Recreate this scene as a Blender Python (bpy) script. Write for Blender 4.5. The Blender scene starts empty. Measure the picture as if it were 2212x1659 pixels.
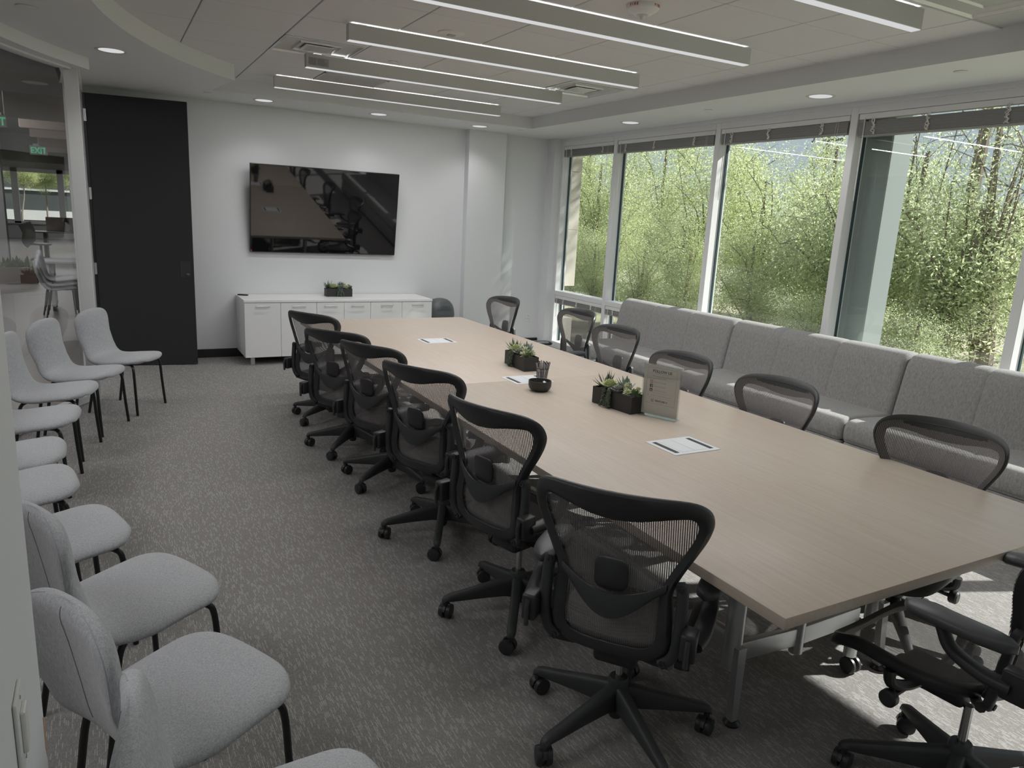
import bpy, bmesh, math, random
from mathutils import Vector, Matrix
from mathutils.geometry import tessellate_polygon
PI = math.pi
sc = bpy.context.scene
COL = sc.collection
rng = random.Random(7)

# ------------------------------------------------------------------ helpers
class MB:
    def __init__(self): self.v = []; self.f = []
    def add(self, vs, fs):
        b = len(self.v); self.v += [tuple(p) for p in vs]; self.f += [tuple(b + i for i in q) for q in fs]
        return self
    def box(self, x0, x1, y0, y1, z0, z1, bev=0.0, seg=2, M=None):
        bm = bmesh.new(); bmesh.ops.create_cube(bm, size=1)
        for v in bm.verts:
            v.co = Vector((x0 + (v.co.x + .5) * (x1 - x0), y0 + (v.co.y + .5) * (y1 - y0), z0 + (v.co.z + .5) * (z1 - z0)))
        if bev > 0: bmesh.ops.bevel(bm, geom=bm.edges[:], offset=bev, segments=seg, affect='EDGES', profile=.5)
        return self.bm(bm, M)
    def bm(self, bm, M=None):
        bm.verts.index_update()
        vs = [(M @ v.co) if M else v.co.copy() for v in bm.verts]
        fs = [[v.index for v in f.verts] for f in bm.faces]
        bm.free(); return self.add(vs, fs)
    def tube(self, pts, r, n=8, cap=True, flat=None):
        pts = [Vector(p) for p in pts]; m = len(pts)
        rs = r if isinstance(r, (list, tuple)) else [r] * m
        t0 = (pts[1] - pts[0]).normalized()
        a = Vector((0, 0, 1)) if abs(t0.z) < .9 else Vector((1, 0, 0))
        u = t0.cross(a).normalized(); vs = []; fs = []
        for i, p in enumerate(pts):
            t = (pts[min(i + 1, m - 1)] - pts[max(i - 1, 0)]).normalized()
            u = (u - t * u.dot(t)).normalized(); w = t.cross(u)
            for k in range(n):
                an = 2 * PI * k / n
                vs.append(p + u * math.cos(an) * rs[i] + w * math.sin(an) * rs[i] * (flat or 1))
        for i in range(m - 1):
            for k in range(n):
                k2 = (k + 1) % n
                fs.append((i * n + k, i * n + k2, (i + 1) * n + k2, (i + 1) * n + k))
        if cap: fs += [tuple(range(n))[::-1], tuple((m - 1) * n + k for k in range(n))]
        return self.add(vs, fs)
    def loft(self, rings, cap=True, close=False):
        n = len(rings[0]); m = len(rings); vs = [p for R in rings for p in R]; fs = []
        for i in range(m if close else m - 1):
            j = (i + 1) % m
            for k in range(n):
                k2 = (k + 1) % n; fs.append((i * n + k, i * n + k2, j * n + k2, j * n + k))
        if cap and not close: fs += [tuple(range(n))[::-1], tuple((m - 1) * n + k for k in range(n))]
        return self.add(vs, fs)
    def grid(self, P):
        m = len(P); n = len(P[0]); vs = [p for R in P for p in R]
        return self.add(vs, [(i * n + k, i * n + k + 1, (i + 1) * n + k + 1, (i + 1) * n + k) for i in range(m - 1) for k in range(n - 1)])
    def lathe(self, prof, n=24, c=(0, 0, 0), M=None):
        rings = []
        for r, z in prof:
            R = [Vector((c[0] + r * math.cos(2 * PI * k / n), c[1] + r * math.sin(2 * PI * k / n), c[2] + z)) for k in range(n)]
            rings.append([M @ p for p in R] if M else R)
        return self.loft(rings, cap=True)
    def build(self, name, mat, parent=None, smooth=True, ang=35, loc=None, rotz=0):
        me = bpy.data.meshes.new(name); me.from_pydata([tuple(p) for p in self.v], [], self.f)
        bm = bmesh.new(); bm.from_mesh(me); bmesh.ops.recalc_face_normals(bm, faces=bm.faces[:]); bm.to_mesh(me); bm.free()
        if smooth:
            me.polygons.foreach_set('use_smooth', [True] * len(me.polygons)); me.set_sharp_from_angle(angle=math.radians(ang))
        me.materials.append(mat)
        o = bpy.data.objects.new(name, me); COL.objects.link(o)
        if parent: o.parent = parent
        if loc: o.location = loc
        if rotz: o.rotation_euler.z = rotz
        return o

def thing(name, label, cat, loc=(0, 0, 0), rotz=0, group=None):
    o = bpy.data.objects.new(name, None); COL.objects.link(o); o.location = loc; o.rotation_euler.z = rotz
    o.empty_display_size = .05
    return tag(o, label, cat, group)
def tag(o, label, cat, group=None):
    o['label'] = label; o['category'] = cat
    if group: o['group'] = group
    return o
def struct(o): o['kind'] = 'structure'; return o
def sempty(name):
    o = bpy.data.objects.new(name, None); COL.objects.link(o); o.empty_display_size = .05; return struct(o)
def dup(root, loc, rotz=None, label=None, group=None):
    def cp(o, par):
        c = o.copy(); COL.objects.link(c)
        if par: c.parent = par
        for ch in list(o.children): cp(ch, c)
        return c
    r = cp(root, None); r.location = loc
    if rotz is not None: r.rotation_euler.z = rotz
    if label: r['label'] = label
    if group: r['group'] = group
    return r
def kids(o, name): return [c for c in o.children if c.name.split('.')[0] == name]
def catmull(P, n=6, closed=False):
    P = [Vector(p) for p in P]; m = len(P); out = []
    for i in range(m if closed else m - 1):
        p0 = P[(i - 1) % m] if closed or i > 0 else P[i]; p1 = P[i]; p2 = P[(i + 1) % m]
        p3 = P[(i + 2) % m] if closed or i + 2 < m else p2
        for k in range(n):
            t = k / n
            out.append(.5 * ((2 * p1) + (p2 - p0) * t + (2 * p0 - 5 * p1 + 4 * p2 - p3) * t * t + (3 * p1 - p0 - 3 * p2 + p3) * t ** 3))
    if not closed: out.append(P[-1])
    return out
def lerp(a, b, t): return a + (b - a) * t
def interp(xs, ys, x):
    if x <= xs[0]: return ys[0]
    for i in range(len(xs) - 1):
        if x <= xs[i + 1]:
            t = (x - xs[i]) / (xs[i + 1] - xs[i]); t = t * t * (3 - 2 * t) if False else t
            return lerp(ys[i], ys[i + 1], t)
    return ys[-1]

# ------------------------------------------------------------------ materials
def mat(name, col, rough=.5, metal=0, spec=.5, **kw):
    m = bpy.data.materials.new(name); m.use_nodes = True
    b = m.node_tree.nodes['Principled BSDF']
    b.inputs['Base Color'].default_value = (*col, 1); b.inputs['Roughness'].default_value = rough
    b.inputs['Metallic'].default_value = metal; b.inputs['Specular IOR Level'].default_value = spec
    for k, v in kw.items(): b.inputs[k].default_value = v
    return m
def nt(m): return m.node_tree.nodes, m.node_tree.links, m.node_tree.nodes['Principled BSDF']
def node(N, t, **kw):
    n = N.new(t)
    for k, v in kw.items(): setattr(n, k, v)
    return n
def math_n(N, L, op, a, b=None, c=None):
    n = N.new('ShaderNodeMath'); n.operation = op
    for i, x in enumerate((a, b, c)):
        if x is None: continue
        if isinstance(x, (int, float)): n.inputs[i].default_value = x
        else: L.new(x, n.inputs[i])
    return n.outputs[0]
def mixcol(N, L, fac, a, b, blend='MIX'):
    n = N.new('ShaderNodeMix'); n.data_type = 'RGBA'; n.blend_type = blend
    if isinstance(fac, (int, float)): n.inputs['Factor'].default_value = fac
    else: L.new(fac, n.inputs['Factor'])
    for s, x in (('A', a), ('B', b)):
        i = [q for q in n.inputs if q.name == s and q.type == 'RGBA'][0]
        if isinstance(x, tuple): i.default_value = (*x, 1)
        else: L.new(x, i)
    return [q for q in n.outputs if q.type == 'RGBA'][0]
def objco(N, L, scale=(1, 1, 1), gen='Object'):
    t = N.new('ShaderNodeTexCoord'); mp = N.new('ShaderNodeMapping'); L.new(t.outputs[gen], mp.inputs['Vector'])
    mp.inputs['Scale'].default_value = scale; return mp.outputs['Vector']
def noise(N, L, vec, scale, detail=3, rough=.5):
    n = N.new('ShaderNodeTexNoise'); L.new(vec, n.inputs['Vector']); n.inputs['Scale'].default_value = scale
    n.inputs['Detail'].default_value = detail; n.inputs['Roughness'].default_value = rough; return n.outputs['Fac']
def ramp(N, L, fac, stops):
    n = N.new('ShaderNodeValToRGB'); L.new(fac, n.inputs['Fac']); e = n.color_ramp.elements
    while len(e) < len(stops): e.new(.5)
    for q, (p, c) in zip(e, stops): q.position = p; q.color = (*c, 1)
    return n.outputs['Color']
def bump(N, L, b, h, strength=.2, dist=.002):
    n = N.new('ShaderNodeBump'); L.new(h, n.inputs['Height']); n.inputs['Strength'].default_value = strength
    n.inputs['Distance'].default_value = dist; L.new(n.outputs['Normal'], b.inputs['Normal'])
def emit(name, col, s):
    m = bpy.data.materials.new(name); m.use_nodes = True; N = m.node_tree.nodes; N.clear()
    e = N.new('ShaderNodeEmission'); o = N.new('ShaderNodeOutputMaterial'); e.inputs['Color'].default_value = (*col, 1)
    e.inputs['Strength'].default_value = s; m.node_tree.links.new(e.outputs[0], o.inputs['Surface']); return m
def glass(name, tint, k=1.8, rough=0.0):
    m = bpy.data.materials.new(name); m.use_nodes = True; N = m.node_tree.nodes; L = m.node_tree.links; N.clear()
    t = N.new('ShaderNodeBsdfTransparent'); t.inputs['Color'].default_value = (*tint, 1)
    g = N.new('ShaderNodeBsdfGlossy'); g.inputs['Roughness'].default_value = rough
    f = N.new('ShaderNodeLayerWeight'); f.inputs['Blend'].default_value = .5
    q = math_n(N, L, 'POWER', f.outputs['Facing'], 4.5); q = math_n(N, L, 'MULTIPLY_ADD', q, 1 - .043 * k, .043 * k)
    mx = N.new('ShaderNodeMixShader'); L.new(q, mx.inputs[0]); L.new(t.outputs[0], mx.inputs[1]); L.new(g.outputs[0], mx.inputs[2])
    o = N.new('ShaderNodeOutputMaterial'); L.new(mx.outputs[0], o.inputs['Surface']); return m
def fabric(name, col, var, scale=400, rough=.95):
    m = mat(name, col, rough, spec=.15); N, L, b = nt(m)
    v = objco(N, L); v2 = objco(N, L, (1, 1, .25))
    f1 = noise(N, L, v, scale, 2, .7); f2 = noise(N, L, v2, scale * .4, 2, .6)
    f = math_n(N, L, 'ADD', math_n(N, L, 'MULTIPLY', f1, .6), math_n(N, L, 'MULTIPLY', f2, .4))
    lo = tuple(c * (1 - var) for c in col); hi = tuple(min(1, c * (1 + var)) for c in col)
    L.new(ramp(N, L, f, [(.36, lo), (.64, hi)]), b.inputs['Base Color']); bump(N, L, b, f1, .25, .001)
    b.inputs['Sheen Weight'].default_value = .15
    return m

WALL = mat('wall_paint', (.715, .727, .742), .7, spec=.25)
SOFF = mat('soffit_paint', (.76, .77, .77), .75, spec=.2)
def tile_mat():
    m = mat('acoustic_tile', (.72, .705, .68), .9, spec=.1); N, L, b = nt(m); v = objco(N, L)
    f = noise(N, L, v, 260, 2, .6)
    L.new(ramp(N, L, f, [(.3, (.64, .637, .63)), (.6, (.725, .722, .713))]), b.inputs['Base Color']); return m
TILE = tile_mat()
TBAR = mat('ceiling_grid_white', (.5, .5, .48), .6)
def carpet_mat():
    m = mat('loop_carpet', (.25, .24, .23), .95, spec=.1); N, L, b = nt(m)
    tc = N.new('ShaderNodeTexCoord'); sp = N.new('ShaderNodeSeparateXYZ'); L.new(tc.outputs['Object'], sp.inputs[0])
    X, Y = sp.outputs['X'], sp.outputs['Y']
    def strokes(px, py, seed, thr):
        cx = math_n(N, L, 'FLOOR', math_n(N, L, 'DIVIDE', X, px))
        cmb0 = N.new('ShaderNodeCombineXYZ'); L.new(cx, cmb0.inputs[0]); cmb0.inputs[1].default_value = seed
        w0 = node(N, 'ShaderNodeTexWhiteNoise', noise_dimensions='2D'); L.new(cmb0.outputs[0], w0.inputs['Vector'])
        yy = math_n(N, L, 'ADD', math_n(N, L, 'DIVIDE', Y, py), math_n(N, L, 'MULTIPLY', w0.outputs['Value'], 17.3))
        cy = math_n(N, L, 'FLOOR', yy); fy = math_n(N, L, 'FRACT', yy)
        fx = math_n(N, L, 'FRACT', math_n(N, L, 'DIVIDE', X, px))
        cmb = N.new('ShaderNodeCombineXYZ'); L.new(cx, cmb.inputs[0]); L.new(cy, cmb.inputs[1]); cmb.inputs[2].default_value = seed
        w = node(N, 'ShaderNodeTexWhiteNoise', noise_dimensions='3D'); L.new(cmb.outputs[0], w.inputs['Vector'])
        on = math_n(N, L, 'GREATER_THAN', w.outputs['Value'], thr)
        ex = math_n(N, L, 'MULTIPLY', math_n(N, L, 'GREATER_THAN', fx, .2), math_n(N, L, 'LESS_THAN', fx, .75))
        ey = math_n(N, L, 'LESS_THAN', fy, .85)
        return math_n(N, L, 'MULTIPLY', math_n(N, L, 'MULTIPLY', on, ex), ey)
    s1 = strokes(.0062, .034, 3., .74); s2 = strokes(.0045, .0085, 9., .60)
    ribs = math_n(N, L, 'SINE', math_n(N, L, 'MULTIPLY', X, 2 * PI / .0045))
    nz = noise(N, L, tc.outputs['Object'], 420, 2, .7)
    base = ramp(N, L, nz, [(.3, (.205, .195, .188)), (.7, (.300, .287, .278))])
    c = mixcol(N, L, math_n(N, L, 'MULTIPLY', s2, .30), base, (.52, .51, .50))
    c = mixcol(N, L, math_n(N, L, 'MULTIPLY', s1, .50), c, (.56, .55, .54))
    L.new(c, b.inputs['Base Color'])
    h = math_n(N, L, 'ADD', math_n(N, L, 'MULTIPLY', ribs, .25), nz); bump(N, L, b, h, .5, .003)
    return m
CARPET = carpet_mat()
def wood(name, a, bcol, rough=.38):
    m = mat(name, a, rough, spec=.4); N, L, b = nt(m)
    v = objco(N, L, (30, 1.1, 30)); f = noise(N, L, v, 2.2, 6, .62)
    v2 = objco(N, L, (140, 3, 140)); f2 = noise(N, L, v2, 2, 3, .6)
    ff = math_n(N, L, 'ADD', math_n(N, L, 'MULTIPLY', f, .65), math_n(N, L, 'MULTIPLY', f2, .35))
    L.new(ramp(N, L, ff, [(.36, bcol), (.62, a)]), b.inputs['Base Color'])
    return m
OAK = wood('pale_oak', (.57, .487, .415), (.505, .42, .35))
BLK = mat('black_plastic', (.031, .032, .034), .42, spec=.45)
GRAPH = mat('graphite_plastic', (.042, .044, .046), .5, spec=.4)
PADM = mat('arm_pad_urethane', (.06, .062, .066), .42, spec=.5)
BLKM = mat('black_metal', (.012, .012, .013), .4, spec=.5)
CHROME = mat('chrome', (.6, .6, .6), .18, 1)
ALU = mat('silver_metal', (.55, .56, .57), .34, .75)
LAM = mat('white_laminate', (.80, .80, .80), .35, spec=.4)
DOORM = mat('black_door_laminate', (.032, .032, .035), .75, spec=.25)
SHELL = fabric('pale_grey_wool', (.44, .446, .465), .28, 520)
SOFA = fabric('grey_tweed', (.285, .279, .275), .30, 260)
WFRAME = mat('white_window_frame', (.74, .745, .75), .45, spec=.4)
BLINDM = mat('grey_slats', (.30, .30, .295), .5)
BLINDH = mat('white_blind_rail', (.76, .76, .75), .5)
CORD = mat('pale_cord', (.74, .72, .68), .7)
TVM = mat('tv_screen_gloss', (.004, .004, .005), .03, spec=.5, IOR=1.85)
TVB = mat('tv_bezel_black', (.012, .012, .013), .35)
POT = mat('charcoal_planter', (.028, .027, .026), .55)
WGLASS = glass('window_glass', (.90, .94, .92), 1.9)
PGLASS = glass('partition_glass', (.82, .82, .82), 2.9)
LENS = emit('light_lens', (.985, .99, 1.0), .66)
WOODF = mat('lobby_floor', (.25, .225, .21), .35, spec=.5)
GREYC = mat('lobby_ceiling_grey', (.16, .16, .165), .8)
BAFF = mat('baffle_wood', (.36, .29, .25), .6)
def mesh_mat(name, col, pitch, open_):
    m = mat(name, col, .6, spec=.3); N, L, b = nt(m)
    tc = N.new('ShaderNodeTexCoord'); sp = N.new('ShaderNodeSeparateXYZ'); L.new(tc.outputs['Object'], sp.inputs[0])
    s = math_n(N, L, 'SINE', math_n(N, L, 'MULTIPLY', sp.outputs['X'], 2 * PI / pitch))
    hole = math_n(N, L, 'GREATER_THAN', s, 1 - 2 * open_)
    sz = math_n(N, L, 'SINE', math_n(N, L, 'MULTIPLY', math_n(N, L, 'ADD', sp.outputs['Z'], sp.outputs['Y']), 2 * PI / (pitch * .55)))
    thread = math_n(N, L, 'LESS_THAN', sz, -.45)
    fac = math_n(N, L, 'MULTIPLY', hole, math_n(N, L, 'SUBTRACT', 1, math_n(N, L, 'MULTIPLY', thread, .8)))
    t = N.new('ShaderNodeBsdfTransparent'); mx = N.new('ShaderNodeMixShader'); L.new(fac, mx.inputs[0])
    L.new(b.outputs[0], mx.inputs[1]); L.new(t.outputs[0], mx.inputs[2]); L.new(mx.outputs[0], N['Material Output'].inputs['Surface'])
    return m
PELL = mesh_mat('woven_mesh', (.16, .148, .147), .0062, .48)

# ------------------------------------------------------------------ camera
f_px = 1583.54; yaw, pit, rol = map(math.radians, (29.2105, -12.6418, 3.0306))
fw = Vector((math.sin(yaw) * math.cos(pit), math.cos(yaw) * math.cos(pit), math.sin(pit)))
r0 = Vector((math.cos(yaw), -math.sin(yaw), 0)); u0 = r0.cross(fw)
rt = r0 * math.cos(rol) + u0 * math.sin(rol); up = -r0 * math.sin(rol) + u0 * math.cos(rol)
cam = bpy.data.cameras.new('camera'); cam.sensor_width = 36; cam.lens = f_px * 36 / 2212; cam.clip_start = .02; cam.clip_end = 300
co = bpy.data.objects.new('camera', cam); COL.objects.link(co)
co.matrix_world = Matrix(((rt.x, up.x, -fw.x, 0), (rt.y, up.y, -fw.y, 0), (rt.z, up.z, -fw.z, 1.7628), (0, 0, 0, 1)))
sc.camera = co

# ------------------------------------------------------------------ room shell
ZS, ZC = 2.865, 3.0
AC = (4.36, 4.5)
def arc(R, y0, y1, n):      # points of the curved glazing / soffit, from y0 to y1
    a0 = PI - math.asin((y0 - AC[1]) / R); a1 = PI - math.asin((y1 - AC[1]) / R)
    return [(AC[0] + R * math.cos(lerp(a0, a1, i / n)), AC[1] + R * math.sin(lerp(a0, a1, i / n))) for i in range(n + 1)]
def poly_faces(mb, outer, holes, z):
    loops = [[Vector((x, y, 0)) for x, y in l] for l in [outer] + holes]
    flat = [(p.x, p.y, z) for l in loops for p in l]
    mb.add(flat, [tuple(t) for t in tessellate_polygon(loops)])
wall_arc = arc(5.42, 1.6, 7.36, 36)
room = wall_arc + [(-.14, 9.1), (5.75, 9.1), (5.75, -2.3), (.2, -2.3), (-.3, 1.6)]
m = MB(); poly_faces(m, room, [], 0); struct(m.build('floor', CARPET, smooth=False))
m = MB(); m.box(-9, 6, -3, 42, -.06, -.004); struct(m.build('floor', WOODF, smooth=False))
# soffit with recess
recess = arc(4.4, .9, 7.49, 40) + [(1.034, 8.277), (4.718, 8.277), (4.718, .9)]
outer = arc(5.38, 1.6, 7.36, 36) + [(-.3, 9.1), (5.6, 9.1), (5.6, -2.3), (.2, -2.3), (-.5, 1.6)]
m = MB(); poly_faces(m, outer, [recess], ZS)
n = len(recess)
m.add([(x, y, ZS) for x, y in recess] + [(x, y, ZC + .03) for x, y in recess], [(i, (i + 1) % n, n + (i + 1) % n, n + i) for i in range(n)])
struct(m.build('trim_1', SOFF, ang=30))
# lay-in tiles with real gaps
GX, GY, DX, DY = 1.255, 5.305, .627, .639
skip = {(0, 1), (4, 1), (5, -5), (4, -5), (1, 3)}
tiles = MB()
for i in range(-2, 7):
    for j in range(-8, 6):
        if (i, j) in skip: continue
        x0 = GX + i * DX; y0 = GY + j * DY; x1 = x0 + DX; y1 = y0 + DY
        x1 = min(x1, 4.76); x0 = max(x0, -.05); y1 = min(y1, 8.32)
        if x1 - x0 < .05 or y1 - y0 < .05: continue
        tiles.box(x0 + .004, x1 - .004, y0 + .0035, y1 - .0035, ZC, ZC + .02, .003, 1)
struct(tiles.build('ceiling', TILE, ang=30))
m = MB(); m.box(-.1, 4.8, 0, 8.35, ZC + .012, ZC + .05); struct(m.build('ceiling', TBAR, smooth=False))

m = MB(); m.box(-.14, 5.8, 9.1, 9.3, 0, 3.05); m.box(4.205, 4.75, 8.98, 9.1, 0, ZS); struct(m.build('wall_far', WALL, smooth=False))
m = MB(); m.box(-.14, 4.205, 9.088, 9.1, 0, .1, .003); m.box(4.2, 4.76, 8.968, 8.98, 0, .1, .003); m.box(4.75, 5.5, 9.088, 9.1, 0, .1, .003)
struct(m.build('baseboard_far', mat('black_vinyl_base', (.015, .015, .016), .5), smooth=False))
m = MB(); m.box(5.46, 5.75, 8.91, 9.1, 0, ZS); m.box(5.55, 5.75, -2.3, 9.1, 2.825, ZS); struct(m.build('wall_right', WALL, smooth=False))
m = MB(); m.box(5.7, 6.1, -2.3, 9.3, 2.865, 3.4); struct(m.build('wall_right', WALL, smooth=False))
m = MB(); m.box(-.6, 5.8, -2.5, -2.3, 0, 3.05); struct(m.build('wall_back', WALL, smooth=False))
m = MB(); m.box(-.45, -.15, -2.3, 1.42, 0, ZS, .004, 2); struct(m.build('wall_left', WALL, smooth=True))

# ------------------------------------------------------------------ curved glass wall + door
gw = sempty('wall_left'); gw.name = 'wall_left'
m = MB(); A = arc(5.36, 1.9, 7.32, 40)
m.add([(x, y, .05) for x, y in A] + [(x, y, 2.78) for x, y in A], [(i, i + 1, len(A) + i + 1, len(A) + i) for i in range(len(A) - 1)])
m.build('glass_pane', PGLASS, gw)
def ring(R0, R1, z0, z1):
    a = arc(R0, 1.9, 7.30, 40); b = arc(R1, 1.9, 7.30, 40); m = MB()
    rings = [[(p[0], p[1], z0), (q[0], q[1], z0), (q[0], q[1], z1), (p[0], p[1], z1)] for p, q in zip(a, b)]
    m.loft(rings); return m
ring(5.20, 5.31, 2.775, ZS + .002).build('head_rail', WFRAME, gw)
ring(5.31, 5.40, 2.762, 2.81).build('head_trim', WFRAME, gw)
ring(5.33, 5.39, 0, .06).build('sill_rail', WFRAME, gw)
m = MB(); m.box(-.208, -.106, 7.31, 7.36, 0, ZS, .003, 1); m.build('post', WFRAME, gw)
m = MB(); m.box(-.27, -.112, 8.895, 9.1, 0, ZS); m.box(-.24, -.10, 7.36, 9.0, 2.79, ZS + .005); m.build('door_frame', WFRAME, gw)

dr = sempty('door_1'); dr.location = (-.085, 8.855, 0); dr.rotation_euler.z = math.atan2(8.692 - 8.855, .832 + .085)
m = MB(); m.box(.0, .932, 0, .045, .012, 2.772, .002, 1); m.build('door_leaf', DOORM, dr)
for z in (2.56, 1.80, 1.04, .28):
    m = MB(); m.box(-.022, .003, -.012, .02, z - .06, z + .06, .002, 1); m.tube([(-.012, -.012, z - .06), (-.012, -.012, z + .06)], .008, 8); m.build('hinge', ALU, dr)
m = MB(); m.box(-.02, .0, -.004, .03, .012, 2.772); m.build('edge_seal', BLKM, dr)
m = MB(); m.box(.80, .905, -.004, 0, .96, 1.14, .001, 1); m.build('lock_plate', mat('door_plate', (.03, .03, .032), .5), dr)
m = MB(); m.lathe([(0, 0), (.018, 0), (.018, .012), (.010, .016), (0, .016)], 16, M=Matrix.Translation((.875, -.004, .995)) @ Matrix.Rotation(PI / 2, 4, 'X')); m.build('lock_cylinder', mat('dark_nickel', (.12, .12, .12), .3, .8), dr)

# ------------------------------------------------------------------ window wall
YB = [8.897, 7.679, 5.93, 4.34, 2.80, 1.2, -.4, -2.2]
XI, XO = 5.57, 5.73
HH = 2.80; TR0, TR1 = .752, .812
for k in range(7):
    y1, y0 = YB[k], YB[k + 1]
    w = sempty('window_%d' % (k + 1))
    m = MB()
    m.box(XI, XO, y1 - .035, y1 + .035, 0, HH + .03, .004, 1)
    m.box(XI, XO, y0 + .035, y1 - .035, HH - .035, HH + .03, .003, 1)
    m.box(XI, XO, y0 + .035, y1 - .035, TR0, TR1, .003, 1)
    m.box(XI, XO, y0 + .035, y1 - .035, 0, .09, .003, 1)
    m.build('frame', WFRAME, w)
    for z0, z1 in ((TR1, HH - .035), (.09, TR0)):
        m = MB(); m.add([(5.69, y0 + .03, z0), (5.69, y1 - .03, z0), (5.69, y1 - .03, z1), (5.69, y0 + .03, z1)], [(0, 1, 2, 3)])
        m.build('glass_pane', WGLASS, w)
    g = MB()
    for (a, b) in ((y0 + .035, y0 + .045), (y1 - .045, y1 - .035)): g.box(5.675, 5.70, a, b, .09, HH - .035)
    g.build('gasket', mat('teal_gasket', (.02, .05, .055), .5), w)
m = MB(); m.box(-9.2, 6.1, -3, 36.2, 3.42, 3.6); struct(m.build('ceiling', GREYC, smooth=False))
m = MB(); m.box(2.9, 3.0, 9.3, 36.2, 0, 3.42); m.box(-9.2, -.6, -2.6, -2.4, 0, 3.42); struct(m.build('wall_right', WALL, smooth=False))
# exterior fins seen through the glass
m = MB(); m.box(5.78, 6.05, 4.10, 4.36, -.5, 3.6, .01, 1); struct(m.build('trim_2', mat('grey_green_column', (.30, .34, .33), .5)))
m = MB()
for z in (-.4, .86, 1.66, 2.46, 3.26): m.box(5.80, 5.985, 9.0, 9.4, z, z + .795, .004, 1)
struct(m.build('trim_3', mat('beige_stone', (.62, .57, .49), .7)))

# ------------------------------------------------------------------ blinds
blind_lab = ['raised grey slat blind at top of the narrow window beside the far wall corner',
 'raised grey slat blind at top of second window pane from the far wall',
 'raised grey slat blind at top of third pane, where a utility pole shows outside',
 'raised grey slat blind at top of nearest window pane, right of the dark column',]
def blind(k, ztop, hs, label, cords, low=0):
    y1, y0 = YB[k] - .045, YB[k + 1] + .045
    t = thing('window_blind', label, 'blind', (5.60, (y0 + y1) / 2, ztop), 0, 'raised window blinds'); h = (y1 - y0) / 2
    m = MB(); m.box(-.025, .025, -h, h, -.045, 0, .003, 1); m.build('head_rail', BLINDH, t)
    m = MB(); z = -.05 - low; nsl = int(hs / .0048)
    for i in range(nsl):
        dz = z - i * .0048; j = rng.uniform(-.002, .002)
        m.box(-.026 + j, .026 + j, -h + .01, h - .01, dz - .0034, dz)
    m.build('slat_stack', BLINDM, t, smooth=False)
    zb = z - nsl * .0048
    m = MB(); m.box(-.026, .026, -h + .01, h - .01, zb - .016, zb, .003, 1); m.build('bottom_rail', BLINDM, t)
    for c in cords:
        m = MB(); yy = lerp(h, -h, c)
        for q in range(3):
            pts = [(-.03 - .006 * rng.random(), yy + rng.uniform(-.02, .02), lerp(-.04, zb, i / 9)) for i in range(10)]
            m.tube(pts, .0042, 5)
        m.build('ladder_cord', CORD, t)
    if not low or True:
        m = MB(); m.tube([(-.03, h - .06, -.03), (-.035, h - .065, -.7 if ztop > 1 else -.3)], .004, 6); m.build('tilt_wand', BLINDH, t)
        m = MB(); m.tube([(-.03, -h + .12, -.03), (-.034, -h + .16, -.6 if ztop > 1 else -.25)], .0016, 5); m.tube([(-.03, -h + .10, -.03), (-.034, -h + .12, -.6 if ztop > 1 else -.25)], .0016, 5); m.build('pull_cord', CORD, t)
for k in range(4): blind(k, HH - .037, (.075, .085, .09, .11)[k], blind_lab[k], ((.17, .8) if k == 0 else (.1, .42, .82)), .012 if k == 3 else 0)
blind(0, TR0 - .002, .05, 'small raised slat blind in the low window under the narrow far pane', (.2, .5, .8))
blind(1, TR0 - .002, .05, 'small raised slat blind in the low window just behind the sofa end', (.1, .4, .8))

# ------------------------------------------------------------------ ceiling fittings
def linear(y, lab, label_plate=False):
    t = thing('linear_light', lab, 'light', (0, y, 0), 0, 'linear ceiling lights')
    x0, x1 = 1.523, 3.9785; z0, z1 = 2.882, 2.990
    m = MB(); m.box(x0, x1, 0, .06, z0 + .004, z1, .002, 1); m.build('housing', mat('fixture_white', (.62, .625, .61), .5), t)
    m = MB(); m.box(x0 + .006, x1 - .006, .004, .056, z0, z0 + .006); m.build('lens', LENS, t, smooth=False)
    m = MB(); m.box(x0 + .15, x1 - .15, .012, .048, z1 - .002, z1 + .003); m.build('uplight_lens', LENS, t, smooth=False)
    for x in (x0 + .1, x1 - .1):
        m = MB(); m.box(x - .03, x + .03, .015, .045, z1, ZC + .001); m.build('mount', WALL, t)
    if label_plate:
        m = MB(); m.box(x0 + .02, x0 + .185, -.0015, 0, z0 + .02, z0 + .082); q = m.build('rating_label', mat('label_grey', (.42, .42, .41), .6), t)
        m = MB()
        for i in range(6):
            for a, b in ((.025, .08), (.095, .15 if i > 2 else .17)):
                xx = x0 + a
                while xx < x0 + b:
                    l = rng.uniform(.006, .016); m.box(xx, min(xx + l, x0 + b), -.002, -.0014, z0 + .028 + i * .0085, z0 + .031 + i * .0085); xx += l + .003
        m.build('label_print', mat('label_ink', (.16, .16, .16), .7), q)
    for dz, rot, e in ((-.004, 0, 1.0), (.004, PI, .045)):
        L = bpy.data.lights.new('linear_lamp', 'AREA'); L.shape = 'RECTANGLE'; L.size = 2.4; L.size_y = .045; L.energy = LIN * e; L.color = (1, .995, .985)
        o = bpy.data.objects.new('linear_lamp', L); COL.objects.link(o); o.parent = t
        o.location = ((x0 + x1) / 2, .03, (z0 if not rot else z1) + dz); o.rotation_euler.x = rot
LIN, DOWN = 18.3, 2.5
LY = [7.693, 6.421, 5.221, 3.999, 2.756]
ll = ['slim white linear ceiling light farthest back, nearest the far wall', 'slim linear ceiling light second from the far wall, with printed label at left end',
 'slim white linear ceiling light in the middle, below the round white sensor', 'long bright linear ceiling light just in front of the FIRE alarm', 'linear ceiling light cut by the top edge at upper right']
for y, l, i in zip(LY, ll, range(5)): linear(y, l, i == 1)
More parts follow.
